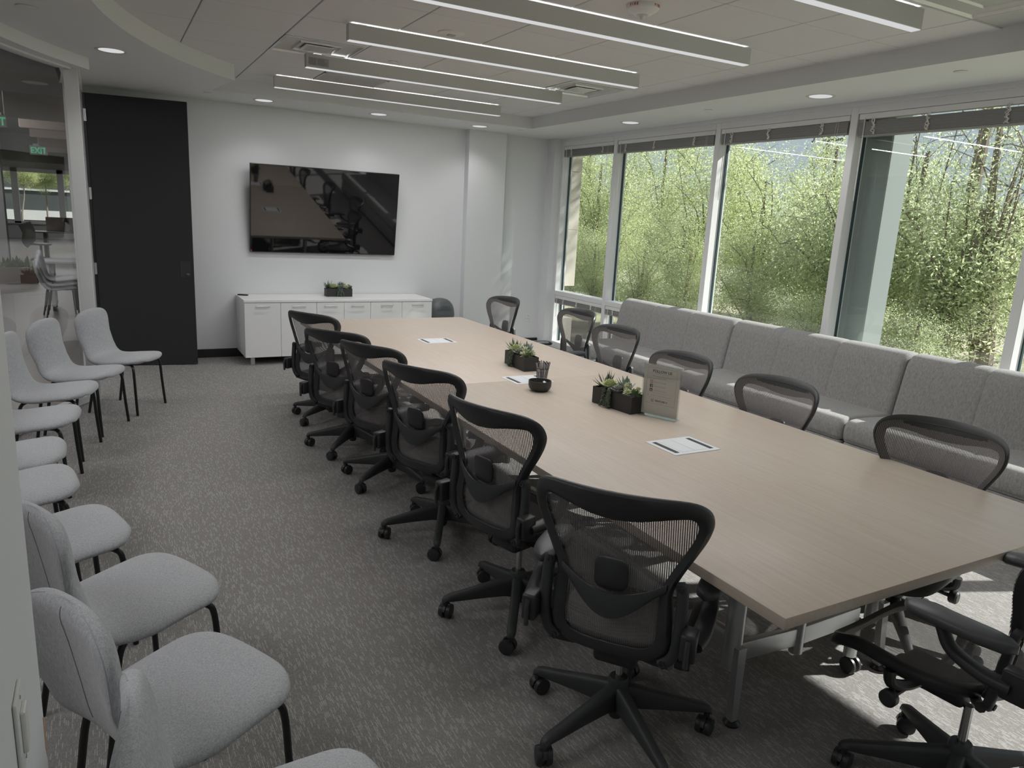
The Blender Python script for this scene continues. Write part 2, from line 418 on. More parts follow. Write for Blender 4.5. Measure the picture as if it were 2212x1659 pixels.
def downlight(x, y, lab):
    t = thing('downlight', lab, 'light', (x, y, ZS), 0, 'recessed downlights')
    m = MB(); m.lathe([(.088, -.001), (.112, -.004), (.115, -.001), (.115, .003), (.088, .003)], 32); m.build('trim_ring', mat('downlight_trim', (.66, .66, .65), .4), t)
    m = MB(); m.lathe([(0, -.0035), (.08, -.0035), (.089, -.002), (.089, .002), (0, .002)], 32); m.build('lens', LENS, t)
    L = bpy.data.lights.new('down_lamp', 'SPOT'); L.energy = DOWN * 4; L.spot_size = math.radians(125); L.spot_blend = .8; L.shadow_soft_size = .08; L.color = (1, .99, .97)
    o = bpy.data.objects.new('down_lamp', L); COL.objects.link(o); o.parent = t; o.location = (0, 0, -.03)
for x, y, l in [(.135, 6.80, 'round recessed downlight in the curved soffit above the glass wall'), (1.589, 8.60, 'round recessed downlight left of the television, in the far soffit'),
    (2.87, 8.62, 'round recessed downlight above the right half of the television'), (4.168, 8.62, 'round recessed downlight above the wall pilaster in the far soffit'),
    (5.15, 6.86, 'round recessed downlight over the windows, farther of the two'), (5.171, 4.376, 'round recessed downlight over the windows, nearer of the two'),
    (1.1, .25, 'added unseen downlight above the entrance side, for fill light'), (3.0, -.6, 'added unseen downlight near the back wall, for fill light')]:  # these last two are added out of view as fill light
    downlight(x, y, l)
def cover(x, y, z, lab, r=.042):
    m = MB(); m.lathe([(0, -.006), (r * .9, -.006), (r, -.004), (r, 0), (0, 0)], 24)
    tag(m.build('ceiling_sprinkler_cover', mat('cover_white', (.72, .72, .70), .5), loc=(x, y, z - .001)), lab, 'sprinkler cover', 'flat sprinkler covers')
cover(5.069, 5.561, ZS, 'flat round sprinkler cover between the two downlights over the windows')
cover(5.014, 3.147, ZS, 'flat round sprinkler cover at the right, above the nearest window')
cover(4.691, 8.51, ZS, 'flat round sprinkler cover at the soffit corner near the pilaster')
cover(1.021, 8.51, ZS, 'flat round sprinkler cover in the soffit above the black door edge')
cover(2.215, 6.294, ZC, 'flat round sprinkler cover on the tiles between two linear lights', .04)
cover(-.324, 5.666, ZS, 'larger round cover on the curved soffit at the top left corner', .06)
t = thing('ceiling_sensor', 'round white ceiling sensor above the middle linear light', 'sensor', (2.20, 5.06, ZC))
m = MB(); m.lathe([(0, -.012), (.075, -.012), (.093, -.006), (.097, 0), (0, 0)], 32); m.build('body', mat('sensor_white', (.74, .73, .71), .5), t)
m = MB(); m.box(-.028, .028, -.02, .02, -.02, -.01, .004, 1); m.build('window', mat('sensor_grey', (.55, .54, .53), .4), t)
t = thing('fire_alarm', 'round white ceiling strobe with red FIRE lettering on its rim', 'fire alarm', (2.80, 3.70, ZC))
m = MB(); m.lathe([(0, -.052), (.045, -.052), (.058, -.045), (.086, -.028), (.095, -.018), (.097, -.004), (.097, 0), (0, 0)], 40); m.build('body', mat('alarm_white', (.78, .77, .75), .45), t)
m = MB(); m.lathe([(0, -.078), (.01, -.074), (.016, -.062), (.018, -.05), (0, -.05)], 20); m.build('strobe_lens', mat('strobe_clear', (.75, .75, .74), .1), t)
m = MB(); m.lathe([(.018, -.056), (.032, -.055), (.036, -.05), (.018, -.05)], 24); m.build('strobe_ring', mat('alarm_ring', (.62, .62, .6), .4), t)
RED = mat('alarm_red', (.45, .03, .04), .5)
def text(body, size, m, name, parent, M, align='CENTER', ext=.0004, bold=0):
    cu = bpy.data.curves.new('txt', 'FONT'); cu.body = body; cu.size = size; cu.align_x = align; cu.extrude = ext; cu.offset = bold
    tmp = bpy.data.objects.new('txt', cu); COL.objects.link(tmp)
    dg = bpy.context.evaluated_depsgraph_get(); me = bpy.data.meshes.new_from_object(tmp.evaluated_get(dg)); me.name = name
    bpy.data.objects.remove(tmp); me.materials.clear(); me.materials.append(m); me.transform(M)
    o = bpy.data.objects.new(name, me); COL.objects.link(o)
    if parent: o.parent = parent
    return o
for a in (200, 290):
    for i, ch in enumerate('FIRE'):
        an = math.radians(a + (i - 1.5) * 9.0)
        M = Matrix.Rotation(an, 4, 'Z') @ Matrix.Translation((.0975, 0, -.0205)) @ Matrix.Rotation(PI / 2, 4, 'Z') @ Matrix.Rotation(PI / 2, 4, 'X')
        text(ch, .021, RED, 'lettering', t, M, bold=.0004)
def vent(i, j, lab):
    x = GX + (i + .5) * DX; y = GY + (j + .5) * DY
    t = thing('air_diffuser', lab, 'air vent', (x, y, ZC), 0, 'square ceiling air diffusers')
    a, b = DX / 2 - .004, DY / 2 - .004
    fm = mat('diffuser_white', (.66, .67, .67), .22, .35)
    m = MB(); rings = []
    for k, z in ((1, 0), (.97, -.003), (.94, -.003), (.82, .05), (.80, .10)):
        rings.append([(-a * k, -b * k, z), (a * k, -b * k, z), (a * k, b * k, z), (-a * k, b * k, z)])
    m.loft(rings, cap=False); m.build('outer_frame', fm, t, ang=20)
    for k0, z0 in ((.74, .03), (.52, .012)):
        m = MB(); rings = []
        for k, z in ((k0, z0), (k0 * .97, z0 - .012), (k0 * .86, z0 + .018), (k0 * .80, z0 + .05)):
            rings.append([(-a * k, -b * k, z), (a * k, -b * k, z), (a * k, b * k, z), (-a * k, b * k, z)])
        m.loft(rings, cap=False); m.build('cone', fm, t, ang=20)
    m = MB(); m.box(-a * .36, a * .36, -b * .36, b * .36, -.004, .004, .003, 1); m.build('centre_plate', fm, t)
    m = MB(); m.box(-a * .98, a * .98, -b * .98, b * .98, .10, .11); m.build('plenum', mat('plenum_dark', (.06, .06, .06), .8), t)
vent(0, 1, 'square stepped air diffuser left of the linear lights, near the curved soffit')
vent(4, 1, 'square stepped air diffuser by the right ends of the linear lights')
vent(5, -5, 'square air diffuser cut by the top right corner of the photo') if False else None
vent(4, -5, 'square air diffuser cut by the top right corner')
x = GX + 1.5 * DX; y = GY + 3.5 * DY
t = thing('return_grille', 'darker grey perforated return panel in the tiles between the two farthest linear lights', 'air vent', (x, y, ZC))
def perf():
    m = mat('perforated_grey', (.5, .49, .48), .6); N, L, b = nt(m); v = objco(N, L)
    vo = N.new('ShaderNodeTexChecker'); L.new(v, vo.inputs['Vector']); vo.inputs['Scale'].default_value = 160
    vo.inputs['Color1'].default_value = (.56, .55, .54, 1); vo.inputs['Color2'].default_value = (.30, .295, .29, 1); L.new(vo.outputs['Color'], b.inputs['Base Color']); return m
m = MB(); m.box(-DX / 2 + .02, DX / 2 - .02, -DY / 2 + .02, DY / 2 - .02, -.002, .006); m.build('grille_face', perf(), t)
m = MB()
for a in ((-DX / 2 + .004, -DX / 2 + .022, -DY / 2 + .004, DY / 2 - .004), (DX / 2 - .022, DX / 2 - .004, -DY / 2 + .004, DY / 2 - .004), (-DX / 2 + .004, DX / 2 - .004, -DY / 2 + .004, -DY / 2 + .022), (-DX / 2 + .004, DX / 2 - .004, DY / 2 - .022, DY / 2 - .004)): m.box(*a, -.004, .008)
m.build('grille_frame', mat('grille_frame', (.62, .61, .6), .5), t, smooth=False)

# ------------------------------------------------------------------ television, credenza, bin, outlets
tv = thing('television', 'large black wall-mounted television tilted down over the white credenza', 'television', (2.3615, 8.975, 1.732))
T = Matrix.Rotation(math.radians(8.1), 4, 'X')
m = MB(); m.box(-.879, .879, 0, .045, -.5, .5, .004, 1, M=T); m.build('case', TVB, tv)
m = MB(); m.box(-.874, .874, -.002, .002, -.488, .494, M=T); m.build('screen', TVM, tv, smooth=False)
m = MB(); m.box(-.3, .3, .05, .125, -.2, .2); m.build('wall_mount', BLKM, tv)
m = MB(); m.box(-.876, -.862, -.0035, .004, -.497, -.47, M=T); m.build('corner_sticker', mat('sticker_red', (.35, .06, .06), .5), tv)
cr = thing('credenza', 'long white laminate credenza with six doors below the television', 'cabinet', (0, 0, 0))
X0, X1, Y0, Y1 = 1.315, 3.552, 8.51, 9.085
m = MB(); m.box(X0, X1, Y0 + .02, Y1, .09, .712, .002, 1); m.build('carcass', LAM, cr)
m = MB(); m.box(X0 - .004, X1 + .004, Y0 - .004, Y1, .712, .74, .002, 1); m.build('worktop', LAM, cr)
sx = [X0, 1.709, 2.114, 2.439, 2.76, 3.159, X1]
for i in range(6):
    m = MB(); g = .0016 + (.0012 if i in (2, 4) else 0); m.box(sx[i] + g, sx[i + 1] - .0016, Y0, Y0 + .019, .09, .707, .001, 1); d = m.build('door', LAM, cr)
    c = (sx[i] + sx[i + 1]) / 2; m = MB()
    m.tube([(c - .075, Y0 - .028, .672), (c + .075, Y0 - .028, .672)], .0055, 8)
    for q in (-.064, .064): m.tube([(c + q, Y0, .672), (c + q, Y0 - .028, .672)], .0045, 8)
    m.build('handle', ALU, d)
for a, b in ((X0 + .06, Y0 + .03), (X1 - .10, Y0 + .03), (X0 + .06, Y1 - .10), (X1 - .10, Y1 - .10)):
    m = MB(); m.box(a, a + .045, b, b + .045, 0, .09, .002, 1); m.build('leg', ALU, cr)
t = thing('waste_bin', 'dark grey waste bin with domed swing lid beside the credenza', 'bin', (3.78, 8.79, 0))
BING = mat('bin_grey', (.10, .108, .114), .4)
def sq(r, z, k=.72):
    R = []
    for i in range(32):
        a = 2 * PI * i / 32; c, s = math.cos(a), math.sin(a); d = (abs(c) ** 2.7 + abs(s) ** 2.7) ** (1 / 2.7)
        R.append((r * c / d, r * s / d * .85, z))
    return R
m = MB(); m.loft([sq(.145, 0), sq(.15, .02), sq(.172, .47), sq(.175, .5)]); m.build('body', BING, t)
m = MB(); m.loft([sq(.183, .485), sq(.186, .50), sq(.186, .53), sq(.183, .545), sq(.180, .57), sq(.172, .605), sq(.155, .645), sq(.128, .68), sq(.09, .705), sq(.045, .718), sq(.01, .721)]); m.build('dome_lid', BING, t)
m = MB(); P = []
for i in range(9):
    a = lerp(.12, 1.25, i / 8); P.append([(lerp(-.10, .10, k / 8) * (1 - .35 * i / 8), -.155 * math.cos(a) ** .8 + .012 * abs(lerp(-1, 1, k / 8)) ** 2, .552 + .158 * math.sin(a)) for k in range(9)])
m.grid(P); m.build('swing_flap', mat('bin_flap', (.065, .07, .075), .35), t)
def plate(loc, rotz, lab, n, name, cat):
    t = thing(name, lab, cat, loc, rotz)
    m = MB(); m.box(-.036, .036, -.006, 0, -.058, .058, .003, 2); m.build('cover_plate', mat('plate_white', (.76, .76, .75), .35), t)
    return t
t = plate((5.29, 9.1, .40), 0, 'white wall outlet low on the far wall near the window corner', 2, 'wall_outlet', 'outlet')
for z in (.02, -.02):
    m = MB(); m.box(-.017, .017, -.0075, -.005, z - .014, z + .014, .003, 1); s = m.build('socket', mat('socket_white', (.7, .7, .69), .4), t)
    m = MB(); m.box(-.008, -.006, -.0085, -.007, z - .004, z + .006); m.box(.006, .008, -.0085, -.007, z - .004, z + .006); m.build('slot', BLKM, s)
t = plate((-.15, 1.12, 1.02), PI / 2, 'white light switch plate on the wall end at the left edge', 1, 'light_switch', 'switch')
m = MB(); m.box(-.017, .017, -.012, -.005, -.033, .033, .002, 1); m.build('rocker', mat('rocker_white', (.74, .74, .73), .3), t)
for z in (.048, -.048):
    m = MB(); m.lathe([(0, .0075), (.003, .007), (.0035, .005), (0, .005)], 10, M=Matrix.Translation((0, 0, z)) @ Matrix.Rotation(PI / 2, 4, 'X')); m.build('screw', CHROME, t)
m = MB(); m.add([(-.1495, 1.405, .84), (-.1495, 1.421, .83), (-.1495, 1.421, .77), (-.1495, 1.412, .755), (-.1495, 1.404, .775), (-.151, 1.405, .84), (-.151, 1.421, .83), (-.151, 1.421, .77), (-.151, 1.412, .755), (-.151, 1.404, .775)], [(0, 1, 2, 3, 4), (5, 6, 7, 8, 9), (0, 1, 6, 5), (1, 2, 7, 6), (2, 3, 8, 7), (3, 4, 9, 8), (4, 0, 5, 9)])
tag(m.build('wall_sticker', mat('orange_paper', (.55, .30, .14), .7), smooth=False), 'small orange paper tab on the white wall end at lower left', 'sticker')
m = MB(); m.box(-.018, .018, -.06, .06, 0, .014, .003, 1); o = m.build('remote_control', BLK, loc=(1.375, 8.97, .7405), rotz=math.radians(55)); tag(o, 'small black remote control lying at left end of the credenza', 'remote')
m = MB()
for i in range(4):
    for j in range(2): m.box(-.011 + j * .014, -.003 + j * .014, -.045 + i * .024, -.033 + i * .024, .0135, .0155)
m.build('button', mat('button_grey', (.12, .12, .12), .5), o)

# ------------------------------------------------------------------ conference table
TX0, TX1, TY0, TY1, TZ = 1.567, 3.227, 1.207, 6.932, .74
tb = thing('conference_table', 'long pale oak conference table on silver legs in the middle of the room', 'table', (0, 0, 0))
m = MB(); ym = (TY0 + TY1) / 2
m.box(TX0, TX1, TY0, ym - .0006, TZ - .036, TZ, .0025, 2); m.box(TX0, TX1, ym + .0006, TY1, TZ - .036, TZ, .0025, 2)
m.build('tabletop', OAK, tb)
def rail(a, b, name='rail', h=.075, w=.03):
    a = Vector(a); b = Vector(b); d = b - a; L = d.length
    M = Matrix.Translation(a) @ Matrix.Rotation(math.atan2(d.y, d.x), 4, 'Z')
    m = MB(); m.box(0, L, -w / 2, w / 2, -h / 2, h / 2, .006, 2, M=M); return m.build(name, ALU, tb)
def post(x, y, s, z0=.2, r=.036):
    m = MB(); m.tube([(x, y, z0), (x, y, TZ - .036)], r, 20, flat=.85); o = m.build('leg', ALU, tb)
    m = MB(); rings = []
    for t_, z in ((0, .30), (.4, .17), (1, .018)):
        w = lerp(.020, .014, t_); px = x - s * .012 * t_; py = y - .036 - .014 * t_; q = .014
        rings.append([(px - w, py - q, z), (px + w, py - q, z), (px + w, py + q, z), (px - w, py + q, z)])
    m.loft(rings); m.build('foot_blade', ALU, o)
    m = MB(); m.lathe([(0, 0), (.03, 0), (.032, .006), (.02, .018), (0, .018)], 16, c=(x - s * .012, y - .05, 0)); m.build('glide', BLKM, o)
for y in (1.69, 4.07, 6.45):
    xl, xr, xm = 1.925, 2.74, 2.25
    post(xl, y, 1); post(xr, y, -1)
    m = MB(); m.tube([(xm, y - .02, .19), (xm, y - .02, TZ - .036)], .026, 16); m.build('leg', ALU, tb)
    rail((xl, y, .26), (xm, y - .02, .26)); rail((xm, y - .02, .26), (2.61, y - .01, .20), 'rail')
    m = MB(); m.tube([(2.61, y - .01, .075), (2.61, y - .01, .24)], .026, 14); c = m.build('caster_stem', ALU, tb)
    m = MB()
    for s in (-1, 1): m.lathe([(0, -.012), (.03, -.012), (.036, -.006), (.036, .006), (.03, .012), (0, .012)], 20, M=Matrix.Translation((2.61 + s * .016, y - .02, .0365)) @ Matrix.Rotation(PI / 2, 4, 'Y'))
    m.build('caster', BLK, c)
rail((1.925, 1.69, .30), (1.925, 4.07, .30), 'long_rail'); rail((1.925, 4.07, .30), (1.925, 6.45, .30), 'long_rail')
# flush cable hatches
HWH = mat('hatch_white', (.74, .75, .78), .4); HBK = mat('hatch_slot', (.03, .03, .035), .6); HLN = mat('hatch_line', (.45, .46, .48), .5)
for y, l in ((2.557, 'flush white cable hatch with two dark slots, nearest on the table'), (4.07, 'flush white cable hatch partly behind the charcoal bowl'), (5.60, 'flush white cable hatch with two dark slots near the far table end')):
    t = thing('cable_hatch', l, 'cable hatch', (2.39, y, TZ), 0, 'flush cable hatches in the tabletop')
    m = MB(); m.box(-.14, .14, -.112, .112, .0002, .0025, .001, 1); m.build('frame', HWH, t)
    m = MB(); m.box(-.078, .078, -.085, .085, .0024, .0034, .0005, 1); d = m.build('lid', HWH, t)
    m = MB(); m.box(-.0012, .0012, -.085, .085, .0033, .0037); m.build('seam', HLN, d)
    for s in (-1, 1):
        m = MB(); m.box(s * .106 - .012, s * .106 + .012, -.086, .086, .0024, .0032); m.build('slot', HBK, t)

# ------------------------------------------------------------------ mesh task chairs
CHX = [(0, 0), (.10, .000), (.150, .012), (.183, .04), (.197, .09), (.197, .15), (.190, .21), (.187, .265), (.212, .33), (.245, .395), (.272, .455), (.282, .508), (.266, .556), (.214, .585), (.11, .596), (0, .599)]
CHI = [(0, .048), (.08, .048), (.118, .055), (.142, .075), (.150, .11), (.150, .16), (.149, .22), (.152, .27), (.178, .335), (.210, .40), (.234, .455), (.240, .500), (.218, .524), (.148, .518), (.072, .503), (0, .497)]
def back_y(v): return interp([0, .06, .14, .22, .30, .40, .50, .60], [-.205, -.232, -.243, -.236, -.236, -.255, -.285, -.322], v)
def bp(u, v, d=0.0):       # u across, v up the back, d = depth (positive = forward)
    return Vector((u, back_y(v) + 1.35 * u * u * (.6 + .4 * v / .6) + d, .425 + v * .975))
def make_chair():
    t = thing('task_chair', '', 'chair')
    # base
    m = MB(); m.lathe([(.0, .055), (.022, .055), (.028, .065), (.03, .13), (.034, .15), (.036, .17), (.036, .205), (.031, .213), (.024, .213), (0, .213)], 20)
    tips = []
    for k in range(5):
        a = 2 * PI * k / 5; ca, sa = math.cos(a), math.sin(a); R = []
        for r, w, zt, zb in ((.02, .026, .190, .088), (.06, .023, .180, .095), (.16, .021, .154, .092), (.26, .020, .128, .086), (.312, .020, .116, .084), (.335, .018, .106, .080), (.345, .012, .094, .078)):
            q = [(-w * .75, zt - .004), (-w * .5, zt), (w * .5, zt), (w * .75, zt - .004), (w, zt - .018), (w * .7, zb), (-w * .7, zb), (-w, zt - .018)]
            R.append([(r * ca - s * sa, r * sa + s * ca, z) for s, z in q])
        m.loft(R); tips.append((.33 * ca, .33 * sa, a))
    base = m.build('star_base', GRAPH, t, ang=45)
    for i, (x, y, a) in enumerate(tips):
        m = MB(); m.tube([(x, y, .052), (x, y, .085)], .011, 10)
        rot = a + 1.1 + .9 * math.sin(3.1 * i); M0 = Matrix.Translation((x, y, 0)) @ Matrix.Rotation(rot, 4, 'Z')
        for s in (-1, 1):
            m.lathe([(0, -.011), (.020, -.013), (.031, -.010), (.033, 0), (.031, .010), (.020, .013), (0, .013)], 20, M=M0 @ Matrix.Translation((-.012, s * .0165, .033)) @ Matrix.Rotation(PI / 2, 4, 'X'))
        R = []
        for k in range(9):
            an = lerp(.2, 2.9, k / 8); R.append([M0 @ Vector((-.012 + .037 * math.cos(an), s, .033 + .037 * math.sin(an))) for s in (-.006, .006)])
        m.grid(R); m.build('caster', BLK, base)
    m = MB(); m.tube([(0, 0, .20), (0, 0, .345)], .014, 16); m.build('gas_cylinder', CHROME, t)
    upper = []
    # tilt mechanism
    m = MB(); m.box(-.075, .075, -.11, .12, .315, .375, .018, 3); m.box(-.05, .05, -.16, -.06, .385, .42, .012, 2)
    for s in (-1, 1):
        m.tube(catmull([(s * .04, -.12, .405), (s * .13, -.16, .412), (s * .20, -.20, .435)], 5), .016, 8)
        m.tube(catmull([(s * .06, .02, .35), (s * .15, .03, .352), (s * .235, .04, .385), (s * .245, .045, .43)], 5), .018, 10)
    upper.append(m.build('tilt_mechanism', BLK, t))
    m = MB(); m.tube([(-.07, .03, .345), (-.235, .035, .335)], .009, 10); m.lathe([(0, 0), (.024, 0), (.028, .006), (.028, .028), (.022, .034), (0, .034)], 20, M=Matrix.Translation((-.225, .035, .336)) @ Matrix.Rotation(-PI / 2, 4, 'Y'))
    upper.append(m.build('tension_knob', BLK, t)); m = MB()
    m.tube([(.07, -.02, .345), (.21, -.02, .338)], .007, 8); m.lathe([(0, 0), (.02, 0), (.022, .02), (.018, .05), (0, .05)], 16, M=Matrix.Translation((.19, -.02, .338)) @ Matrix.Rotation(PI / 2, 4, 'Y'))
    upper.append(m.build('tilt_knob', BLK, t))
    # seat
    SO = [(0, -.19), (.12, -.185), (.19, -.16), (.228, -.10), (.248, 0), (.255, .10), (.248, .20), (.212, .268), (.125, .292), (0, .297)]
    SI = [(0, -.155), (.10, -.152), (.155, -.13), (.188, -.08), (.203, 0), (.208, .10), (.203, .19), (.178, .242), (.105, .263), (0, .266)]
    def sz(x, y): return .452 + .35 * x * x + (.05 * max(0, -.05 - y) if y < 0 else 0) - (1.1 * max(0, y - .13) ** 2 * 2.2 if y > .13 else 0) - .012 * math.exp(-((y + .02) / .12) ** 2)
    def loop(H, n=4):
        h = catmull([(a, b, 0) for a, b in H], n); return h + [Vector((-p.x, p.y, 0)) for p in h[-2:0:-1]]
    O, I = loop(SO), loop(SI); rings = []
    for o, i in zip(O, I):
        md = (o + i) / 2; z = sz(md.x, md.y); zo = sz(o.x, o.y)
        rings.append([(o.x, o.y, zo - .004), (lerp(o.x, i.x, .25), lerp(o.y, i.y, .25), z + .010), (lerp(o.x, i.x, .7), lerp(o.y, i.y, .7), z + .008), (i.x, i.y, sz(i.x, i.y)), (lerp(o.x, i.x, .8), lerp(o.y, i.y, .8), z - .014), (lerp(o.x, i.x, .3), lerp(o.y, i.y, .3), z - .034), (o.x, o.y, zo - .022)])
    m = MB(); m.loft(rings, close=True); upper.append(m.build('seat_frame', BLK, t, ang=50))
    ih = catmull([(a, b, 0) for a, b in SI], 4); P = []
    for p in ih: P.append([(lerp(-p.x, p.x, k / 12) * 1.03, p.y, sz(lerp(-p.x, p.x, k / 12), p.y) + .003 - .012 * (1 - (2 * k / 12 - 1) ** 2)) for k in range(13)])
    m = MB(); m.grid(P); upper.append(m.build('seat_mesh', PELL, t))
    # back
    def vloop(H, n=4):
        h = catmull([(a, b, 0) for a, b in H], n); return h + [Vector((-p.x, p.y, 0)) for p in h[-2:0:-1]]
    O, I = vloop(CHX), vloop(CHI); rings = []
    for o, i in zip(O, I):
        def q(s, d):
            c = o.lerp(i, s); return bp(c.x, c.y, d)
        rings.append([q(0, -.004), q(.0, .006), q(.2, .014), q(.55, .010), q(1, .003), q(1, -.003), q(.75, -.010), q(.35, -.020), q(.08, -.014)])
    m = MB(); m.loft(rings, close=True); bf = m.build('back_frame', BLK, t, ang=50); upper.append(bf)
    ih = [a.lerp(b, .30) for a, b in zip(catmull([(a, b, 0) for a, b in CHX], 4), catmull([(a, b, 0) for a, b in CHI], 4))]; P = []
    for p in ih: P.append([bp(lerp(-p.x, p.x, k / 14), p.y, .019 - .010 * (1 - abs(2 * k / 14 - 1) ** 6)) for k in range(15)])
    m = MB(); m.grid(P); upper.append(m.build('back_mesh', PELL, t))
    # lumbar band and pad
    P = []
    for k in range(25):
        u = lerp(-.168, .168, k / 24); a = 1 - (u / .168) ** 2
        top = .292 - .052 * a ** 1.0; bot = .262 - .105 * a ** 1.6
        P.append([bp(u, lerp(bot, top, s), -.016 - .012 * a - .004 * math.sin(PI * s)) for s in (0, .15, .5, .85, 1)] + [bp(u, lerp(bot, top, s), -.012 - .010 * a) for s in (1, .5, 0)])
    m = MB(); m.loft(P); lb = m.build('lumbar_band', GRAPH, t, ang=60); upper.append(lb)
    m = MB(); R = []
    for d, k in ((-.012, .9), (-.008, 1), (0.0, 1), (.002, .9)):
        R.append([bp(.054 * k * math.copysign(abs(math.cos(a)) ** .5, math.cos(a)), .300 + .056 * k * math.copysign(abs(math.sin(a)) ** .5, math.sin(a)), d - .004) for a in [2 * PI * i / 24 for i in range(24)]])
    m.loft(R); upper.append(m.build('lumbar_pad', BLK, t, ang=50))
    # side brackets + arms
    for s in (-1, 1):
        m = MB(); pts = [(.207, .305), (.215, .27), (.218, .20), (.217, .12), (.205, .05), (.17, .012)]
        c = catmull([bp(s * u, v, -.026) for u, v in pts], 5); R = []
        for i, p in enumerate(c):
            tt = i / (len(c) - 1); w = .018 if tt > .04 else .012; tn = (c[min(i + 1, len(c) - 1)] - c[max(i - 1, 0)]).normalized(); sd = tn.cross(Vector((0, 1, 0))).normalized()
            R.append([p + sd * w + Vector((0, .012, 0)), p + sd * w * .9 + Vector((0, -.006, 0)), p + sd * w * .5 + Vector((0, -.012, 0)), p - sd * w * .5 + Vector((0, -.012, 0)), p - sd * w * .9 + Vector((0, -.006, 0)), p - sd * w + Vector((0, .012, 0))])
        m.loft(R)
        b = m.build('back_bracket', GRAPH, t, ang=50); upper.append(b)
        for u, v in ((.208, .290), (.178, .022)):
            m = MB(); M = Matrix.Translation(bp(s * u, v, -.038)) @ Matrix.Rotation(PI / 2, 4, 'X'); m.lathe([(0, 0.001), (.004, .001), (.005, .004), (.010, .004), (.011, -.003), (0, -.003)], 14, M=M)
            m.build('screw', BLK, b)
        m = MB(); m.box(s * .255 - .024, s * .255 + .024, -.275, -.205, .50, .59, .008, 2)
        c = catmull([(s * .262, -.225, .535), (s * .278, -.16, .545), (s * .285, -.08, .578), (s * .282, -.045, .625), (s * .278, -.03, .655)], 6)
        m.tube(c, [lerp(.034, .023, i / (len(c) - 1)) for i in range(len(c))], 12, flat=.62)
        ar = m.build('armrest', BLK, t, ang=50); upper.append(ar)
        m = MB(); m.tube([(s * .255, -.277, .575), (s * .255, -.287, .55), (s * .255, -.284, .49)], .008, 8); m.build('lever', GRAPH, ar)
        R = []
        for i in range(13):
            tt = i / 12; y = lerp(-.135, .165, tt); e = max(.02, 1 - abs(2 * tt - 1) ** 5) ** .5; w = .046 * e * lerp(.92, 1.0, tt); x = s * (.272 - .014 * math.sin(PI * tt) * -1)
            zt = .682 - .014 * (2 * tt - 1) ** 4 - .01 * max(0, tt - .7); h = .046 * (.5 + .5 * e)
            R.append([(x + w * math.cos(a), y, zt - h / 2 + (h / 2) * math.copysign(abs(math.sin(a)) ** .7, math.sin(a))) for a in [2 * PI * k / 16 for k in range(16)]])
        m = MB(); m.loft(R); m.build('arm_pad', PADM, ar, ang=60)
    return t, [u.name for u in upper]
chair0, UP = make_chair()
upkinds = {'tilt_mechanism', 'tension_knob', 'tilt_knob', 'seat_frame', 'seat_mesh', 'back_frame', 'back_mesh', 'lumbar_band', 'lumbar_pad', 'back_bracket', 'armrest'}
first = [True]
def place(x, y, head, dz, phase, lab, grp):
    rz = math.radians(head) - PI / 2
    if first[0]: c = chair0; first[0] = False; c.location = (x, y, 0); c.rotation_euler.z = rz; c['label'] = lab; c['group'] = grp
    else: c = dup(chair0, (x, y, 0), rz, lab, grp)
    for ch in c.children:
        k = ch.name.split('.')[0]
        if k in upkinds: ch.location.z = dz
        if k == 'star_base': ch.rotation_euler.z = math.radians(phase) - rz
    if phase == 59:
        for k in c.children:
            if k.name.split('.')[0] in ('star_base', 'gas_cylinder'): k.location = (-.05, -.12, 0)
            if k.name.split('.')[0] in ('back_frame', 'back_mesh', 'lumbar_band', 'lumbar_pad', 'back_bracket'):
                a = math.radians(9); k.rotation_euler.x = a; k.location = (0, -.2 - (-.2 * math.cos(a) - .45 * math.sin(a)), .45 - (-.2 * math.sin(a) + .45 * math.cos(a)) + dz)
            if k.name.split('.')[0] == 'armrest':
                sd = math.copysign(1, k.data.vertices[0].co.x); k.location = (.03 * sd, -.06, dz + .05)
                for q in k.children:
                    if q.name.split('.')[0] == 'arm_pad': q.location = (.015 * sd, -.10, .006)
    return c
GL, GR = 'black mesh chairs on the left side of the table', 'black mesh chairs on the window side of the table'
for a in [
 (1.50, 1.80, 38, .0, 45, 'black mesh task chair at near left table corner, largest, seen from behind', GL),
 (1.56, 2.64, 16, .03, 21, 'black mesh task chair on the left side, second from the near table corner', GL),
 (1.585, 3.56, 26, .012, 26, 'black mesh task chair on the left side, third from the near table corner', GL),
 (1.62, 4.50, 27, -.036, -1, 'black mesh task chair on the left side, fourth from the near table corner', GL),
 (1.573, 5.257, 38, -.064, 12.5, 'black mesh task chair on the left side, second from the far table end', GL),
 (1.64, 6.12, 31, -.060, -1, 'black mesh task chair on the left side, farthest, in front of the credenza', GL),
 (2.34, 1.185, 96, .01, 59, 'black mesh task chair at the near table end, sunlit, cut by right photo edge', 'black mesh chair at the table end'),
 (3.07, 1.81, 192, -.045, 10, 'mesh task chair on the window side of the table, nearest the camera', GR),
 (3.11, 2.825, 183, -.055, 35, 'mesh chair on the window side, second nearest, right of the acrylic sign', GR),
 (3.12, 3.645, 183, -.058, 60, 'mesh chair on the window side, directly behind the acrylic FOLLOW US sign', GR),
 (3.325, 4.655, 182, -.032, 5, 'mesh chair on the window side, third from the far end, in front of the sofa', GR),
 (3.555, 5.575, 181, -.02, 20, 'mesh chair on the window side near the left end of the sofa', GR),
 (3.26, 6.455, 184, -.006, 40, 'mesh chair on the window side, farthest, against the white far wall', GR)]: place(*a)

